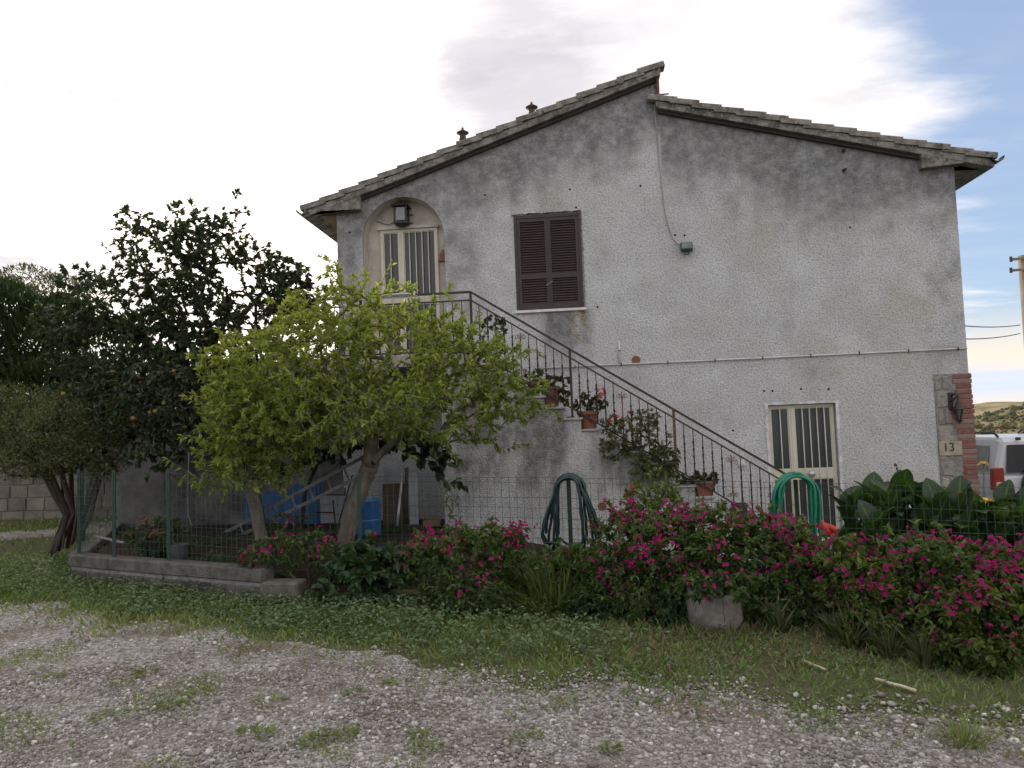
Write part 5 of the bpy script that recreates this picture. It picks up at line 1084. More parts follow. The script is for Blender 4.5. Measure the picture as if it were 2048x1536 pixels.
tree('lemon_tree', 'yellow green lemon tree with forked grey trunk spreading before the staircase', 'tree', [T, LB, LC, LD, LE],
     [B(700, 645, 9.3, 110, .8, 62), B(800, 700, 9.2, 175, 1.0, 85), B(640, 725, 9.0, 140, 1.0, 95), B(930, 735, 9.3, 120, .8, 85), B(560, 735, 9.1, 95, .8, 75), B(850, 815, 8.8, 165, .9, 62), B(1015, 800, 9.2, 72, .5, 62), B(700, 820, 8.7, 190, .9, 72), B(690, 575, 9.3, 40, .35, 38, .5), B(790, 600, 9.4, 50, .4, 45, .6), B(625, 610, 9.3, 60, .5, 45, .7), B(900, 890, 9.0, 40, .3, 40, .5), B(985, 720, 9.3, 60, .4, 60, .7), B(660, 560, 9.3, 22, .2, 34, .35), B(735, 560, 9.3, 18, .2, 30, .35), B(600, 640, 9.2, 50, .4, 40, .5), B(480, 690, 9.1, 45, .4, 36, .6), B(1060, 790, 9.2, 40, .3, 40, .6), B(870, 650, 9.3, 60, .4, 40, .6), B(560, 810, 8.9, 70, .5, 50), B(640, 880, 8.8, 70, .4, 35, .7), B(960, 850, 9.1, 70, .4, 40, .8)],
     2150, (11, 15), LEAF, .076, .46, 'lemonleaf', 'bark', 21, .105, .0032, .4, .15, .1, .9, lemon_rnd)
T = dense(Q(9.0, (530, 1120), (522, 1070), (512, 1020), (505, 985), (498, 950)))
tree('lemon_tree', 'smaller lemon tree with a single leaning trunk beside the low wall', 'tree', [T, dense([atY(498, 950, 9.0), atY(470, 900, 8.9)]), dense([atY(498, 950, 9.0), atY(540, 890, 9.0)])],
     [B(520, 850, 9.0, 95, .7, 75), B(590, 850, 8.8, 80, .6, 70), B(465, 800, 9.1, 55, .5, 60), B(455, 905, 8.9, 52, .45, 50), B(500, 930, 8.8, 60, .45, 40), B(440, 730, 9.2, 40, .4, 40, .8), B(440, 850, 9.0, 40, .4, 50, .8), B(560, 930, 8.8, 50, .35, 40, .8), B(440, 960, 8.8, 36, .3, 26, .6)],
     850, (10, 14), LEAF, .082, .46, 'lemonleaf', 'bark', 22, .075, .0032, .4, .15, .15, .9, lemon_rnd)
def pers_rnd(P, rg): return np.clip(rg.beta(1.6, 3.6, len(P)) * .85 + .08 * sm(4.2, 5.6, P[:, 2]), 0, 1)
T = dense([atY(525, 1095, 11.0), atY(512, 1000, 11.0), atY(490, 880, 11.0), atY(450, 760, 11.0)])
rt, pos, tips, rg = tree('persimmon_tree', 'tall dark persimmon tree with small yellow fruit against the bright sky', 'tree', [T, dense([T[-1], atY(400, 600, 11), atY(430, 500, 11)]), dense([T[-1], atY(310, 620, 10.9), atY(280, 520, 11)]), dense([T[-1], atY(480, 640, 11.1), atY(540, 570, 11.1)]), dense([T[-1], atY(220, 760, 10.6)])],
     [B(330, 520, 11, 95, .8, 80), B(430, 490, 11, 80, .7, 62), B(480, 400, 11, 20, .25, 28, .5), B(270, 445, 11, 45, .4, 26, .5), B(360, 430, 11, 60, .4, 28, .5), B(565, 560, 11, 62, .6, 50), B(250, 610, 11, 95, .8, 80), B(160, 560, 11, 36, .4, 36, .5), B(190, 700, 10.8, 110, .8, 95), B(310, 800, 10.5, 140, .9, 95), B(310, 680, 10.8, 70, .7, 70), B(510, 640, 11, 85, .6, 65), B(470, 780, 10.8, 80, .7, 85), B(420, 870, 10.4, 70, .6, 55), B(310, 905, 10.1, 62, .45, 34), B(540, 720, 11.2, 70, .6, 70), B(590, 600, 11.1, 40, .5, 60), B(220, 800, 10.6, 90, .7, 80), B(380, 800, 10.6, 90, .7, 90), B(130, 640, 11, 60, .5, 60), B(520, 520, 11, 50, .4, 40, .7), B(395, 625, 11, 90, .7, 85, 1.4), B(420, 725, 10.9, 80, .7, 70, 1.3)],
     3700, (7, 10), HEART, .082, .66, 'persleaf', 'barkdark', 31, .10, .0045, .3, .2, .35, .8, pers_rnd, shoots=.06)
fm = bpy.data.meshes.new('fruit'); bm = bmesh.new(); bmesh.ops.create_icosphere(bm, subdivisions=2, radius=.032); bm.to_mesh(fm); bm.free(); fm.polygons.foreach_set('use_smooth', [True] * len(fm.polygons)); fm.materials.append(MT['fruit'])
for i in rg.choice(len(tips), 70, replace=False):
    o = link('fruit', fm, None, rt); p_ = pos[tips[i][1][-1]] + np.array([0, -.05, -.06]); o.location = Vector(p_) - wpos(rt); o.scale = (1, 1, .9)
cl = [dense([atY(600, 1085, 11.9), atY(610, 990, 11.8), atY(640, 910, 11.4)]), dense([atY(640, 910, 11.4), atY(740, 880, 11.2), atY(860, 890, 11.0)])]
tree('broadleaf_climber', 'dark broad leaved climber hanging below the landing behind the lemon trunk', 'climber', cl, [B(600, 905, 11.2, 60, .3, 42), B(680, 895, 11.2, 90, .3, 40), B(790, 880, 11.0, 90, .3, 30), B(870, 915, 10.9, 40, .25, 40), B(905, 962, 10.8, 26, .15, 14, .7), B(640, 850, 11.1, 120, .3, 40)], 230, (4, 6), HEART, .13, .75, 'climbleaf', 'barkdark', 41, .03, .004, .3, .2, .7, .6)
bs = Vector((-8.05, 10.9, .0)); stems = []; rg_ = random.Random(5)
for i in range(11):
    a = atY(98 + i * 6.5 + rg_.uniform(-4, 4), 1110 - i * 3, 10.7 + rg_.uniform(-.15, .3)); m_ = atY(122 + i * 6 + rg_.uniform(-14, 14), 1030, 10.6 + rg_.uniform(-.15, .15)); e = atY(75 + i * 13 + rg_.uniform(-12, 12), 940, 10.5 + rg_.uniform(-.3, .3)); stems.append(dense([a, m_, e], 5))
root = thing('spreading_bush', 'fine leaved spreading bush on many dark stems beside the side track', 'bush', stems[0][0]); rg = np.random.default_rng(51)
A = ell_points(rg, [B(50, 860, 10.3, 95, .8, 50), B(150, 855, 10.2, 100, .8, 60), B(10, 810, 10.6, 80, .8, 45), B(215, 840, 10.3, 75, .6, 52), B(100, 905, 10.0, 100, .6, 34), B(185, 900, 10.1, 60, .5, 30), B(130, 800, 10.6, 90, .6, 30), B(0, 900, 10.2, 60, .5, 40), B(80, 935, 10.2, 80, .4, 22, .8), B(190, 935, 10.2, 50, .4, 22, .8)], 1600, .45)
# one trunk graph per stem, joined in the same bush
POS = []; PAR = []; RR = []; PP = []; DD = []
near = np.argmin(np.stack([np.linalg.norm(A - np.array(s_[-1]), axis=1) for s_ in stems], 1), 1)
for i, s_ in enumerate(stems):
    Ai = A[near == i]
    if len(Ai) < 3: continue
    pos, par, r, tips, nt = grow([[np.array(q_) for q_ in s_]], Ai, seg=.14, seed=60 + i, tip=.003, root_r=.032, wob=.03); o_ = len(POS) and sum(map(len, POS)); 
    POS.append(pos); PAR.append(np.where(par >= 0, par + o_, -1)); RR.append(r); a_, b_ = twig_leaves(pos, par, tips, (13, 19), rg, .9); PP.append(a_); DD.append(b_)
POS = np.concatenate(POS); PAR = np.concatenate(PAR); RR = np.concatenate(RR); branch_mesh('stems', POS, PAR, RR, MT['barkdark'], root, 6, 0)
P = np.concatenate(PP); P = P + rg.normal(size=P.shape) * .05; leaves_at('foliage', P, np.concatenate(DD), LEAF, .048, .42, rg, MT['bushleaf'], root, .1, .7, None, 1.1)
# conifer hedge and the trees behind it
def hedge(name, label, cat, blobs, n, ln, wd, mat, seed, base, tpl=BLADE, up=.6, shell=.8):
    root = thing(name, label, cat, base); rg = np.random.default_rng(seed); A = ell_points(rg, blobs, n, shell); c = np.array([b_[:3] for b_ in blobs]); j = np.argmin(np.linalg.norm(A[:, None] - c[None], axis=2), 1)
    D = nrm(A - c[j]) + np.array([0, 0, up]); clump = np.sin(A[:, 0] * 5) * np.sin(A[:, 2] * 6 + 1); leaves_at('crown', A, D, tpl, ln, wd, rg, MT[mat], root, 0, .6, np.clip(rg.beta(2, 2.5, n) + .15 * clump, 0, 1), .7)
    b = Vector(base); paths = [[b, b + Vector((0, 0, .6)), b + Vector((.05, 0, 1.6))]]; pos, par, r, tips, nt = grow([[np.array(q_) for q_ in paths[0]]], A[rg.choice(n, 120)], seg=.3, seed=seed, tip=.006, root_r=.05); branch_mesh('trunk', pos, par, r, MT['barkdark'], root, 6, nt)
hedge('conifer_hedge', 'dense dark green conifer hedge standing tall at the left edge', 'hedge', [B(15, 660, 14, 85, .9, 100), B(-60, 700, 14, 80, .9, 120), B(85, 690, 14, 55, .7, 90), B(70, 780, 13.8, 110, .8, 80), B(-20, 800, 14, 100, .9, 80), B(165, 800, 14.2, 80, .6, 90), B(120, 640, 14.3, 40, .5, 50)], 26000, .15, .3, 'hedgeleaf', 71, (-13.4, 14.2, 0))
hedge('conifer_hedge', 'dark conifer behind the persimmon tree filling the gap to the terrace', 'hedge', [B(230, 760, 15.5, 90, .8, 130), B(300, 800, 15.6, 90, .8, 110)], 6000, .16, .24, 'hedgeleaf', 72, (-9.2, 15.6, 0))
hedge('olive_tree', 'pale feathery olive tree showing above the conifer hedge', 'tree', [B(60, 560, 19, 55, .8, 28), B(120, 580, 19, 60, .8, 30), B(30, 590, 19, 50, .8, 40), B(175, 600, 19, 40, .6, 30)], 3200, .11, .3, 'oliveleaf', 73, (-13.0, 19, 0), LEAF, .5, .6)
# ------------------------------------------------------------------ flower border
GRP = 'magenta flowering bushes along the fence'
def gB(px_, py): q_ = atZ(px_, py, 0.0); return (q_.x, q_.y + .22, float(gz(q_.x, q_.y + .22)))
def mir(label, basepx, blobs, nat, fl, seed, mat='mirleaf', per=(9, 13), ln=.054, wd=.58, tpl=HEART, **k): return shrub('four_oclock_bush', label, 'flowering bush', blobs, gB(*basepx), nat, per, tpl, ln, wd, mat, seed, 7, 'stem', fl, 'magenta', .6, GRP, stem_r=.016, **k)
mir('leggy bush with bare stems and a few magenta flowers beside the stone block', (600, 1200), [B(545, 1110, 8.0, 65, .25, 38), B(600, 1090, 8.0, 55, .25, 26), B(660, 1110, 8.0, 45, .22, 30), B(690, 1130, 7.9, 45, .22, 34)], 220, 110, 81, lift=.1)
shrub('broadleaf_plant', 'bright green plant with large pointed leaves and few flowers between the flowering bushes', 'plant', [B(700, 1165, 7.6, 62, .25, 48), B(770, 1155, 7.6, 55, .25, 55), B(740, 1110, 7.8, 60, .2, 22)], gB(730, 1225), 130, (6, 8), HEART, .125, .62, 'broadleaf', 82, 6, 'stem', 10, 'magenta', .6, droop=.45, stem_r=.016)
mir('full magenta flowering bush in front of the roughcast stair wall', (930, 1245), [B(900, 1130, 7.5, 90, .35, 70), B(985, 1085, 7.6, 60, .3, 34), B(960, 1190, 7.2, 80, .3, 44), B(850, 1110, 7.6, 45, .25, 40), B(1010, 1120, 7.5, 50, .25, 40)], 760, 380, 83)
mir('broad magenta flowering bush right of the dark green hose', (1290, 1265), [B(1260, 1095, 7.2, 70, .35, 70), B(1330, 1110, 7.0, 90, .4, 75), B(1290, 1180, 6.8, 90, .35, 50), B(1230, 1150, 7.0, 45, .25, 60)], 850, 460, 84)
mir('tallest magenta flowering bush growing out behind the concrete pot', (1440, 1262), [B(1420, 1060, 7.2, 85, .4, 45), B(1470, 1100, 7.0, 105, .42, 65), B(1400, 1130, 6.8, 80, .35, 55), B(1540, 1080, 7.2, 70, .3, 42), B(1470, 1160, 6.7, 70, .25, 34), B(1410, 1172, 6.25, 60, .14, 24), B(1470, 1168, 6.25, 50, .14, 20)], 950, 560, 85)
mir('magenta flowering bush hanging below the bright green hose', (1580, 1270), [B(1580, 1110, 7.0, 62, .3, 52), B(1565, 1190, 6.7, 60, .28, 60), B(1620, 1180, 6.7, 45, .25, 65)], 540, 260, 86)
mir('pale yellow green flowering bush before the canna leaves', (1710, 1290), [B(1680, 1120, 6.6, 46, .25, 44), B(1720, 1170, 6.4, 70, .3, 58), B(1770, 1205, 6.2, 75, .3, 50), B(1750, 1250, 6.0, 60, .25, 30)], 620, 300, 87, 'mirpale')
mir('magenta flowering bush with dense blossom in front of the cannas', (1880, 1310), [B(1840, 1110, 6.5, 62, .3, 36), B(1890, 1140, 6.2, 80, .35, 50), B(1960, 1150, 6.0, 90, .35, 54), B(1940, 1210, 5.9, 90, .3, 50)], 800, 480, 88)
mir('outermost flowering bush sprawling onto the grass at the right edge', (1980, 1345), [B(1900, 1260, 5.6, 50, .22, 50), B(1990, 1230, 5.6, 80, .3, 70), B(2050, 1180, 5.8, 60, .3, 60), B(1960, 1300, 5.4, 60, .2, 34)], 600, 280, 89, 'mirpale')
shrub('rose_bush', 'light green rose bush with reddish buds rising above the magenta flowers', 'bush', [B(1285, 1040, 7.6, 48, .25, 40), B(1300, 990, 7.8, 50, .22, 26), B(1335, 1015, 7.8, 36, .2, 40)], gB(1300, 1240), 190, (6, 9), LEAF, .055, .6, 'mirpale', 91, 5, 'stem', 12, 'red', .5)
shrub('wispy_shrub', 'thin wispy shrub at the left corner of the stair wall', 'shrub', [B(905, 1000, 9.0, 20, .15, 36), B(910, 1050, 9.0, 18, .12, 30)], (atY(908, 1100, 9.0).x, 9.0, .1), 60, (3, 5), LEAF, .035, .45, 'bushleaf', 92, 4, 'stem', 0, 'red', .3)
shrub('variegated_shrub', 'small pale leaved shrub behind the second lemon trunk', 'shrub', [B(570, 1050, 9.6, 36, .2, 26), B(545, 1060, 9.6, 20, .15, 20)], (atY(565, 1100, 9.6).x, 9.6, .2), 50, (6, 8), LEAF, .07, .4, 'oliveleaf', 93, 4, 'stem', 0, 'red', .4)
# long grass between the bushes
def tuft(name, label, cat, cx, cy, rx, ry, n, h, mat, seed, group=None, lean=.5, w=.012):
    rg = np.random.default_rng(seed); a = rg.uniform(0, 2 * np.pi, n); q_ = np.sqrt(rg.uniform(0, 1, n)); x = cx + rx * q_ * np.cos(a); y = cy + ry * q_ * np.sin(a); z = gz(x, y); base = (cx, cy, float(gz(cx, cy))); root = thing(name, label, cat, base, group) if label else None
    hh = h * rg.uniform(.4, 1.15, n); d = np.stack([np.cos(a) * q_ * lean + rg.normal(size=n) * .25, np.sin(a) * q_ * lean + rg.normal(size=n) * .25 - .1, np.ones(n)], -1); d = nrm(d)
    # two segment bending blade: template bends with z
    tv = np.array([(-.5, 0, 0), (.5, 0, 0), (-.45, .4, .0), (.45, .4, .0), (-.3, .75, -.10), (.3, .75, -.10), (0, 1, -.28)], float); tf = np.array([(0, 1, 3), (0, 3, 2), (2, 3, 5), (2, 5, 4), (4, 5, 6)])
    up = nrm(np.stack([-np.cos(a), -np.sin(a), .3 * np.ones(n)], -1) + rand_unit(rg, n) * .4); sc = np.stack([w * rg.uniform(.6, 1.4, n), hh, hh], -1)
    return stuff(scatter('foliage' if root else name, (tv, tf), frames(d, up), sc, np.stack([x, y, z], -1), rg.uniform(0, 1, n), MT[mat], root))
g0 = gB(1110, 1235); tuft('tall_grass', 'clump of long arching grass below the dark green hose', 'grass clump', g0[0], g0[1] + .1, .55, .3, 700, .55, 'longgrass', 95, lean=.9)
shrub('leafy_weed', 'leafy green weed among the long grass below the dark hose', 'weed', [B(1090, 1140, 7.5, 90, .3, 40), B(1160, 1130, 7.4, 50, .25, 36), B(1180, 1190, 7.0, 40, .2, 30)], gB(1120, 1230), 420, (7, 10), LEAF, .07, .45, 'mirleaf', 96, 6, 'stem', 12, 'magenta', .5)
shrub('leafy_weed', 'low dark weed filling the gap under the broad flowering bush', 'weed', [B(1200, 1215, 6.8, 60, .2, 30), B(1330, 1225, 6.6, 45, .2, 30)], gB(1240, 1260), 140, (7, 9), HEART, .06, .6, 'broadleaf', 97, 5, 'stem', 4, 'magenta', .5)
# concrete pot
pp = atZ(1437, 1262, 0); pc_ = (pp.x, pp.y + .2, float(gz(pp.x, pp.y + .2)) - .01); cpot = thing('concrete_pot', 'pale cracked concrete pot half covered by the tallest flowering bush', 'pot', pc_)
MB().lathe([(0, 0), (.205, 0), (.225, .02), (.238, .07), (.234, .14), (.222, .24), (.212, .33), (.18, .33), (.185, .2), (0, .2)], pc_, 28).build('body', MT['potconcrete'], cpot, smooth=True)
MB().tube([(pc_[0] + .045 + .004 * math.sin(i * 2.3), pc_[1] - math.sqrt(float(np.interp(.03 + i * .027, [0, .02, .07, .14, .24, .33], [.205, .225, .238, .234, .222, .212])) ** 2 - .05 ** 2) + .0005, pc_[2] + .03 + i * .027) for i in range(12)], .0028, 4).build('crack', MT['shutdark'], cpot)
# hydrangea in tubs
hb = atY(310, 1118, 9.2); hy = thing('potted_hydrangea', 'fading hydrangea in a dark tub behind the low wall', 'potted plant', (hb.x, 9.25, .27)); round_pot(hy, (hb.x, 9.25, .27), .16, .22, 'darkplastic')
shrub('', '', '', [B(295, 1075, 9.2, 45, .25, 30), B(345, 1080, 9.2, 40, .25, 28), B(320, 1055, 9.3, 40, .2, 20)], (hb.x, 9.25, .46), 90, (5, 7), HEART, .10, .62, 'hydleaf', 98, 5, 'stem', 0, 'red', .5, extra_root=hy)
rgh = np.random.default_rng(7)
for i in range(9):
    c_ = np.array(atY(265 + rgh.uniform(0, 110), 1035 + rgh.uniform(0, 45), 9.05 + rgh.uniform(-.1, .2))); n = 60; u = rand_unit(rgh, n); u[:, 2] = np.abs(u[:, 2]); leaves_at('flower_head', c_ + u * .05, u, LEAF, .026, .9, rgh, MT['hydflower'], hy, 0, .5, None, .6)
tb_ = atY(355, 1120, 9.0); bt = thing('plastic_tub', 'small empty grey plastic tub beside the hydrangea', 'tub', (tb_.x, 9.0, .27)); MB().lathe([(0, 0), (.10, 0), (.125, .16), (.135, .165), (.135, .175), (.115, .175), (.09, .02), (0, .02)], (tb_.x, 9.0, .27), 18).build('body', MT['slate'], bt, smooth=False)
MB().lathe([(0, .02), (.1, .025)], (tb_.x, 9.0, .27), 12).build('soil', MT['soil'], bt)
# ------------------------------------------------------------------ cannas
def canna_leaf(bend, fold, curl):
    V = []; F = []; AT = []; n, m = 9, 4
    for i in range(n + 1):
        t_ = i / n; w = .5 * math.sin(math.pi * t_ ** .85) ** .62 * (1 - .12 * t_) if 0 < t_ < 1 else .012; a = bend * t_ * t_
        y = t_ * math.cos(a * .6); z = t_ * math.sin(-a * .6)
        for j in range(m + 1): s_ = (j / m - .5) * 2; AT.append(abs(s_)); V.append((w * s_ * .80 * (1 - .2 * fold) * .92, y, z + abs(s_) * w * fold + .02 * math.sin(t_ * 9 + s_ * 2) * abs(s_) + curl * s_ * w * t_))
    for i in range(n):
        for j in range(m): F.append((i * 5 + j, i * 5 + j + 1, i * 5 + 6 + j, i * 5 + 5 + j))
    me = bpy.data.meshes.new('leaf'); me.from_pydata(V, [], F); me.polygons.foreach_set('use_smooth', [True] * len(F)); me.update(); at_ = me.attributes.new('rib', 'FLOAT', 'POINT'); at_.data.foreach_set('value', AT); return me
CLs = [canna_leaf(.3, .1, .0), canna_leaf(.7, .16, .12), canna_leaf(.2, .24, -.1), canna_leaf(1.1, .12, .1)]
for me in CLs: me.materials.append(MT['canna'])
CB = canna_leaf(1.6, .7, .3); CB.materials.append(MT['cannabrown'])
def canna(label, px_, top, Y, nl, seed, flower=None, fpx=None, leafs=1.0):
    rg = random.Random(seed); b = atY(px_, 1100, Y); b.z = float(gz(b.x, Y)); tp = atY(px_ + rg.uniform(-8, 8), top, Y + rg.uniform(-.1, .1)); H = tp.z - b.z; root = thing('canna_plant', label, 'canna', b, 'cannas behind the fence')
    end = Vector(tp) - Vector((0, 0, .25 * H)) if not fpx else Vector(atY(*fpx, Y))
    pth = [b, b.lerp(end, .5) + Vector((rg.uniform(-.03, .03), 0, .02)), end]; MB().tube(pth, [.014, .011, .007], 6).build('stem', MT['stem'], root, smooth=True)
    for i in range(nl):
        f = .22 + .80 * i / max(1, nl - 1); p_ = b.lerp(Vector(tp) - Vector((0, 0, .25 * H)), min(1.1, f)); a = i * 2.4 + rg.uniform(-.5, .5) + seed; L = rg.uniform(.28, .42) * leafs * (1.05 - .3 * abs(f - .5))
        o = link('leaf', rg.choice(CLs) if not (i < 2 and rg.random() < .3) else CB, None, root); el = rg.uniform(.95, 1.45) - .35 * (1 - f); d = Vector((math.cos(a) * math.cos(el), math.sin(a) * math.cos(el), math.sin(el)))
        y = d; zx = Vector((-math.cos(a) * math.sin(el), -math.sin(a) * math.sin(el), math.cos(el))); x = y.cross(zx).normalized(); zx = x.cross(y); m_ = Matrix((x, y, zx)).transposed(); m_ = m_ @ Matrix.Rotation(rg.uniform(-.7, .7), 3, 'Y')
        o.matrix_local = Matrix.Translation(p_ - wpos(root)) @ m_.to_4x4() @ Matrix.Diagonal((L * rg.uniform(.85, 1.1), L, L, 1))
    if flower:
        c = end
        for i in range(6):
            a = i * 1.05 + rg.uniform(-.3, .3); mb = MB(); n = 5; d = Vector((math.cos(a), math.sin(a) * .8, rg.uniform(.3, 1.2))).normalized(); s_ = d.cross(Vector((0, 0, 1))).normalized(); L = rg.uniform(.06, .10); V = []
            for k in range(n + 1): t_ = k / n; w = .034 * math.sin(math.pi * min(.97, t_ + .12)); q_ = c + d * L * t_ + Vector((0, 0, -.05 * t_ * t_)); V += [q_ - s_ * w + Vector((0, 0, .012 * t_)), q_, q_ + s_ * w + Vector((0, 0, .012 * t_))]
            F = [];
            for k in range(n): F += [(k * 3, k * 3 + 1, k * 3 + 4, k * 3 + 3), (k * 3 + 1, k * 3 + 2, k * 3 + 5, k * 3 + 4)]
            mb.add(V, F).build('petal', MT[flower], root, smooth=True)
    return root
CL = 'green canna plant with large paddle leaves behind the wire fence'
for (px_, top, Y, nl, lab, fl, fp, ls) in [(1700, 985, 8.5, 7, 'canna plant standing nearest the lower glazed door', None, None, 1), (1735, 965, 8.9, 8, CL, None, None, 1), (1768, 975, 8.4, 7, CL, None, None, 1), (1800, 950, 8.8, 9, 'tallest canna plant, beside the withered brown flower spike', None, None, 1.05), (1832, 960, 8.5, 8, CL, None, None, 1), (1862, 985, 8.3, 7, 'canna plant with a red flower behind the wire fence', 'orange', (1866, 1045), 1),
        (1888, 965, 8.9, 8, CL, None, None, 1), (1915, 990, 8.5, 8, 'canna plant right in front of the brick and stone corner', None, None, 1.1), (1965, 1010, 8.4, 7, 'canna plant with a tall pale yellow flower in front of the car', 'yellow', (1968, 928), 1.1), (1985, 1030, 8.2, 7, 'canna plant with a drooping yellow flower below the tail light', 'yellow', (1976, 1003), 1), (2005, 985, 8.6, 7, CL, None, None, 1), (2040, 1010, 8.3, 8, 'canna plant in front of the small white topped table', None, None, 1.1), (1780, 1000, 8.3, 6, 'canna plant with a small yellow bud among green paddle leaves', 'yellow', (1787, 992), .9), (1945, 1020, 8.7, 7, CL, None, None, 1), (2075, 1000, 8.6, 7, CL, None, None, 1), (1750, 1030, 8.2, 6, CL, None, None, 1), (1840, 1030, 8.2, 6, CL, None, None, 1), (1930, 1050, 8.1, 6, CL, None, None, .9)]:
    canna(lab, px_, top - 14, Y, nl + 7, int(px_), fl, fp, ls)
p = atY(1795, 935, 8.8); sp_ = thing('canna_seed_spike', 'withered brown canna flower spike above the green leaves', 'seed spike', atY(1800, 985, 8.8)); MB().tube([atY(1800, 990, 8.8), atY(1796, 955, 8.8), atY(1793, 928, 8.8)], .006, 5).build('stalk', MT['stem'], sp_)
for i in range(5): q_ = atY(1790 + 4 * (i % 3), 930 + i * 8, 8.8); MB().lathe([(0, -.02), (.012, -.005), (.012, .01), (0, .025)], q_, 6).build('pod', MT['cannabrown'], sp_)
# ------------------------------------------------------------------ ground cover, grass, gravel
def vn(x, y, s, seed=0):
    x = np.asarray(x) * s; y = np.asarray(y) * s; rs = np.random.default_rng(seed).uniform(0, 6.28, 12); v = 0
    for i in range(6): a = rs[i]; k = 1 + .6 * i; v = v + np.sin((x * np.cos(a) + y * np.sin(a)) * k + rs[i + 6] * 3) / (1 + .35 * i)
    return v / 2.2
FRONT = np.array([(-9, 12.0), (-7.2, 10.8), (-6.3, 9.0), (-5.5, 8.65), (-4.6, 8.3), (-3.4, 7.75), (-2.6, 7.5), (-1.6, 7.3), (-.6, 7.1), (.3, 6.9), (1.0, 6.6), (1.6, 6.3), (2.2, 5.9), (3.0, 5.4), (4.5, 4.6)])
def front_y(x): return np.interp(x, FRONT[:, 0], FRONT[:, 1])
rg = np.random.default_rng(101)
def field(n, x0, x1, y0, y1, keep):
    x = rg.uniform(x0, x1, n); y = rg.uniform(y0, y1, n); k = keep(x, y) > rg.uniform(0, 1, n); return x[k], y[k]
# leafy ground cover along the low wall
x, y = field(24000, -9, .8, 5.6, 11, lambda x, y: ((y < front_y(x) + .25) & (y > edge_y(x) + .1)) * sm(1.0, -1.6, x + .8 * vn(x, y, 1.2, 1)) * sm(.0, .45, y - edge_y(x)) * (.65 + .35 * sm(-.5, .3, vn(x, y, 2.3, 2))))
n = len(x); hgt = .03 + .10 * rg.uniform(0, 1, n) * sm(0, .8, y - edge_y(x)); z = gz(x, y)
P = np.repeat(np.stack([x, y, z + hgt], -1), 4, 0) + rg.normal(size=(n * 4, 3)) * np.array([.02, .02, .012]); a = rg.uniform(0, 6.28, n * 4); D = np.stack([np.cos(a), np.sin(a), .35 * np.ones(n * 4)], -1)
o = leaves_at('leafy_ground_cover', P, D, LEAF, .042, .62, rg, MT['coverleaf'], None, .0, .4, None, .5); tag(o, 'leafy green ground cover along the low wall', 'ground cover')
x, y = field(5000, -6.2, -1.2, 8.0, 11.2, lambda x, y: (y > fence_y(x) + .2) * sm(-.2, .6, vn(x, y, 2.2, 21))); n = len(x); P = np.repeat(np.stack([x, y, gard(x, y) + .03], -1), 3, 0) + rg.normal(size=(n * 3, 3)) * .015; a = rg.uniform(0, 6.28, n * 3); D = np.stack([np.cos(a), np.sin(a), .4 * np.ones(n * 3)], -1)
o = leaves_at('garden_weeds', P, D, LEAF, .04, .55, rg, MT['broadleaf'], None, .0, .4, None, .5); tag(o, 'sparse low weeds on the shaded garden soil', 'weeds')
# short grass and small weeds towards the drive and on the right
def grass_keep(x, y):
    e = y - edge_y(x); inside = (y < front_y(x) + .35) & (e > -.8); dens = (.36 * sm(-.7, -.1, e) + .64 * sm(-.2, .4, e)) * (.45 + .55 * sm(-.4, .5, vn(x, y, 1.7, 3))); dry = sm(.4, 1.4, x) * sm(5.4, 6.0, y); return inside * dens * (1 - .6 * dry)
x, y = field(120000, -8, 4.2, 3.2, 9.5, grass_keep); n = len(x); a = rg.uniform(0, 6.28, n); d = np.stack([np.cos(a) * .7, np.sin(a) * .7, rg.uniform(.5, 1.3, n)], -1); hh = rg.uniform(.022, .07, n) * (1 + .5 * sm(5, 8, y)); z = gz(x, y)
rn = np.clip(rg.beta(2, 2, n) + .25 * vn(x, y, .9, 5), 0, 1)
o = stuff(scatter('grass', BLADE, frames(nrm(d), rand_unit(rg, n) + np.array([0, 0, .3])), np.stack([hh * .22, hh, hh], -1), np.stack([x, y, z], -1), rn, MT['grassleaf'])); tag(o, 'short green grass and weeds between drive and flower border', 'grass')
# small clover-like weeds in the grass
x, y = field(9000, -3, 4.2, 3.4, 7.4, lambda x, y: grass_keep(x, y) * sm(-.1, .5, vn(x, y, 1.3, 8))); n = len(x); P = np.repeat(np.stack([x, y, gz(x, y) + .025], -1), 3, 0) + rg.normal(size=(n * 3, 3)) * .012; a = rg.uniform(0, 6.28, n * 3); D = np.stack([np.cos(a), np.sin(a), .25 * np.ones(n * 3)], -1)
o = leaves_at('clover', P, D, LEAF, .032, .6, rg, MT['coverleaf'], None, .0, .4, None, .4); tag(o, 'patches of small leaved weeds in the grass', 'weeds')
# grass on the left verge by the side track
x, y = field(12000, -16, -6.4, 8.6, 17, lambda x, y: (y > edge_y(x) + .1) * (.35 + .5 * sm(-.4, .5, vn(x, y, .9, 6))) * (1 - np.exp(-((y - 13.9) / .6) ** 2) * (x < -9))); k = ~((x > -7.9) & (y > 9.2 + (-6.3 - x) * 2.1)); x, y = x[k], y[k]; n = len(x); a = rg.uniform(0, 6.28, n); d = np.stack([np.cos(a) * .6, np.sin(a) * .6, np.ones(n)], -1); hh = rg.uniform(.04, .12, n)
o = stuff(scatter('verge_grass', BLADE, frames(nrm(d), rand_unit(rg, n) + np.array([0, 0, .3])), np.stack([hh * .25, hh, hh], -1), np.stack([x, y, gz(x, y)], -1), rg.uniform(0, 1, n), MT['grassleaf'])); tag(o, 'grass verge beside the side track', 'grass')
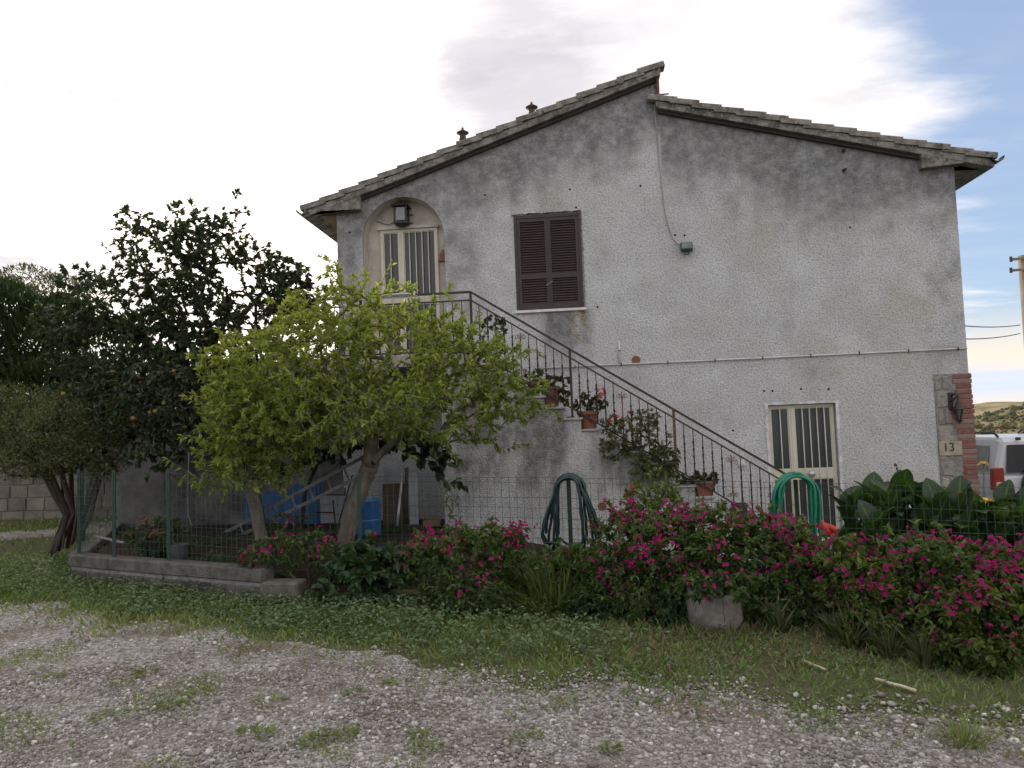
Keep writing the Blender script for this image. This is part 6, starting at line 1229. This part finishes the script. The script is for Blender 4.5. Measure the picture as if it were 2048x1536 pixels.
# dry weeds by the concrete pot
x, y = field(3600, -.8, 3.2, 4.9, 7.2, lambda x, y: (y < front_y(x) + .3) * sm(5.0, 5.7, y + .25 * vn(x, y, 2, 9)) * sm(-.8, .6, x)); n = len(x); a = rg.uniform(0, 6.28, n); d = np.stack([np.cos(a) * .8, np.sin(a) * .8, rg.uniform(.3, 1.3, n)], -1); hh = rg.uniform(.04, .13, n)
o = stuff(scatter('dry_weeds', BLADE, frames(nrm(d), rand_unit(rg, n) + np.array([0, 0, .3])), np.stack([hh * .10, hh, hh], -1), np.stack([x, y, gz(x, y)], -1), rg.uniform(0, 1, n), MT['dryweed'])); tag(o, 'dry brown weeds at the foot of the flower border', 'weeds')
# weeds and moss in the gravel
x, y = field(70000, -5.5, 3, 3.3, 8, lambda x, y: (y < edge_y(x)) * sm(.1, .8, vn(x, y, 2.6, 11) + .35 * vn(x, y, .7, 12)) * sm(7.2, 4.6, y) * sm(1.2, -1.0, x)); n = len(x); a = rg.uniform(0, 6.28, n); d = np.stack([np.cos(a), np.sin(a), rg.uniform(.3, 1.0, n)], -1); hh = rg.uniform(.010, .03, n)
o = stuff(scatter('gravel_weeds', BLADE, frames(nrm(d), rand_unit(rg, n) + np.array([0, 0, .3])), np.stack([hh * .3, hh, hh], -1), np.stack([x, y, gz(x, y) + .006], -1), np.clip(rg.uniform(0, 1, n), 0, 1), MT['dryweed'])); tag(o, 'brownish moss and tiny weeds growing through the gravel', 'weeds')
x, y = field(60000, -5.5, .6, 3.3, 6.6, lambda x, y: (y < edge_y(x) - .25) * sm(.35, 1.0, vn(x, y, 3.4, 31) + .5 * vn(x, y, 1.1, 32)) * sm(6.4, 4.8, y + .35 * x + .9) * sm(.6, -1.4, x)); n = len(x); a = rg.uniform(0, 6.28, n); d = np.stack([np.cos(a) * .8, np.sin(a) * .8, rg.uniform(.4, 1.2, n)], -1); hh = rg.uniform(.012, .04, n)
o = stuff(scatter('gravel_grass', BLADE, frames(nrm(d), rand_unit(rg, n) + np.array([0, 0, .3])), np.stack([hh * .25, hh, hh], -1), np.stack([x, y, gz(x, y) + .006], -1), np.clip(rg.uniform(.2, 1.1, n), 0, 1), MT['grassleaf'])); tag(o, 'thin patches of green grass growing through the gravel', 'grass')
for i, (px_, py, s) in enumerate([(540, 1405, .14), (710, 1390, .12), (500, 1470, .09), (530, 1480, .1), (1055, 1485, .12), (850, 1505, .13), (840, 1480, .08), (400, 1395, .12), (255, 1370, .14), (290, 1355, .1), (690, 1480, .1), (110, 1360, .1), (1130, 1410, .11), (780, 1370, .08), (640, 1480, .08), (620, 1498, .1), (215, 1440, .16), (1220, 1500, .08), (1650, 1438, .1), (340, 1420, .1)]):
    c = atZ(px_, py, 0); n = 60; r2 = np.random.default_rng(200 + i); a = r2.uniform(0, 6.28, n); q_ = np.sqrt(r2.uniform(0, 1, n)) * s * .7; P = np.stack([c.x + np.cos(a) * q_, c.y + np.sin(a) * q_, gz(c.x, c.y) + .012 + r2.uniform(0, .02, n)], -1); D = np.stack([np.cos(a), np.sin(a), .5 * np.ones(n)], -1)
    rt_ = thing('small_weed', 'low green weed tuft growing through the gravel drive', 'weed', (c.x, c.y, float(gz(c.x, c.y))), 'weed tufts in the gravel'); leaves_at('foliage', P, D, LEAF, .032, .4, r2, MT['grassleaf'], rt_, 0, .5, None, .5)
c = atZ(1930, 1490, 0); tuft('tall_weed', 'wispy pale green weed standing in the gravel at the right', 'weed', c.x, c.y, .10, .08, 130, .17, 'grassleaf', 301, lean=.8, w=.006)
for i, (px_, py, h) in enumerate([(1700, 1290, .35), (1665, 1270, .28), (1780, 1310, .32), (1850, 1330, .3), (1560, 1265, .25)]):
    c = atZ(px_, py, 0); tuft('upright_weed', 'slim upright grey green weed at the foot of the flower border', 'weed', c.x, c.y, .05, .05, 45, h, 'oliveleaf', 310 + i, 'upright weeds', lean=.35, w=.014)
# pebbles
def peb_keep(x, y): e = edge_y(x) - y; return (e > -.35) * (sm(-.35, .15, e) * .85 + .15) * (1 - .72 * sm(.15, .8, vn(x, y, 2.0, 11) * .6 + .4 * vn(x, y, .7, 12)) * sm(7, 4.8, y) * sm(1.5, -.5, x))
x1_, y1_ = field(42000, -4.6, 3.2, 3.25, 5.6, peb_keep); x2_, y2_ = field(16000, -8.5, 1.0, 5.3, 8.6, peb_keep); x = np.concatenate([x1_, x2_]); y = np.concatenate([y1_, y2_]); n = len(x)
s = np.clip(rg.lognormal(-4.86, .5, n), .004, .034); fl_ = rg.uniform(.45, .8, n); an = rg.uniform(0, 6.28, n); D = np.stack([np.cos(an), np.sin(an), rg.normal(size=n) * .15], -1); U = np.array([0, 0, 1.]) + rand_unit(rg, n) * .25
rn = np.clip(rg.beta(1.25, 1.25, n), 0, 1)
o = stuff(scatter('gravel_stones', ICO, frames(D, U), np.stack([s * rg.uniform(.6, .9, n), s, s * fl_], -1), np.stack([x, y, gz(x, y) + .006 + s * fl_ * .35], -1), rn, MT['pebble'], None, True)); tag(o, 'loose rounded gravel stones covering the drive', 'gravel')
# sticks
def ground_stick(name, label, a, b, r, mat, n=6):
    A_ = atZ(*a, 0); B_ = atZ(*b, 0); P = [A_.lerp(B_, i / n) for i in range(n + 1)]; P = [(q_.x, q_.y, float(gz(q_.x, q_.y)) + r + .012 + .002 * math.sin(i * 2)) for i, q_ in enumerate(P)]; tag(MB().tube(P, r, 6).build(name, MT[mat], None, smooth=True), label, 'stick')
ground_stick('dry_cane', 'long pale dry cane lying in the grass at the right', (1752, 1366), (1832, 1392), .011, 'cane'); ground_stick('dry_cane', 'shorter pale cane lying in the grass nearer the pot', (1610, 1330), (1652, 1345), .008, 'cane'); ground_stick('thin_stick', 'thin grey stick at the border of grass and gravel', (1670, 1402), (1697, 1422), .005, 'stick')
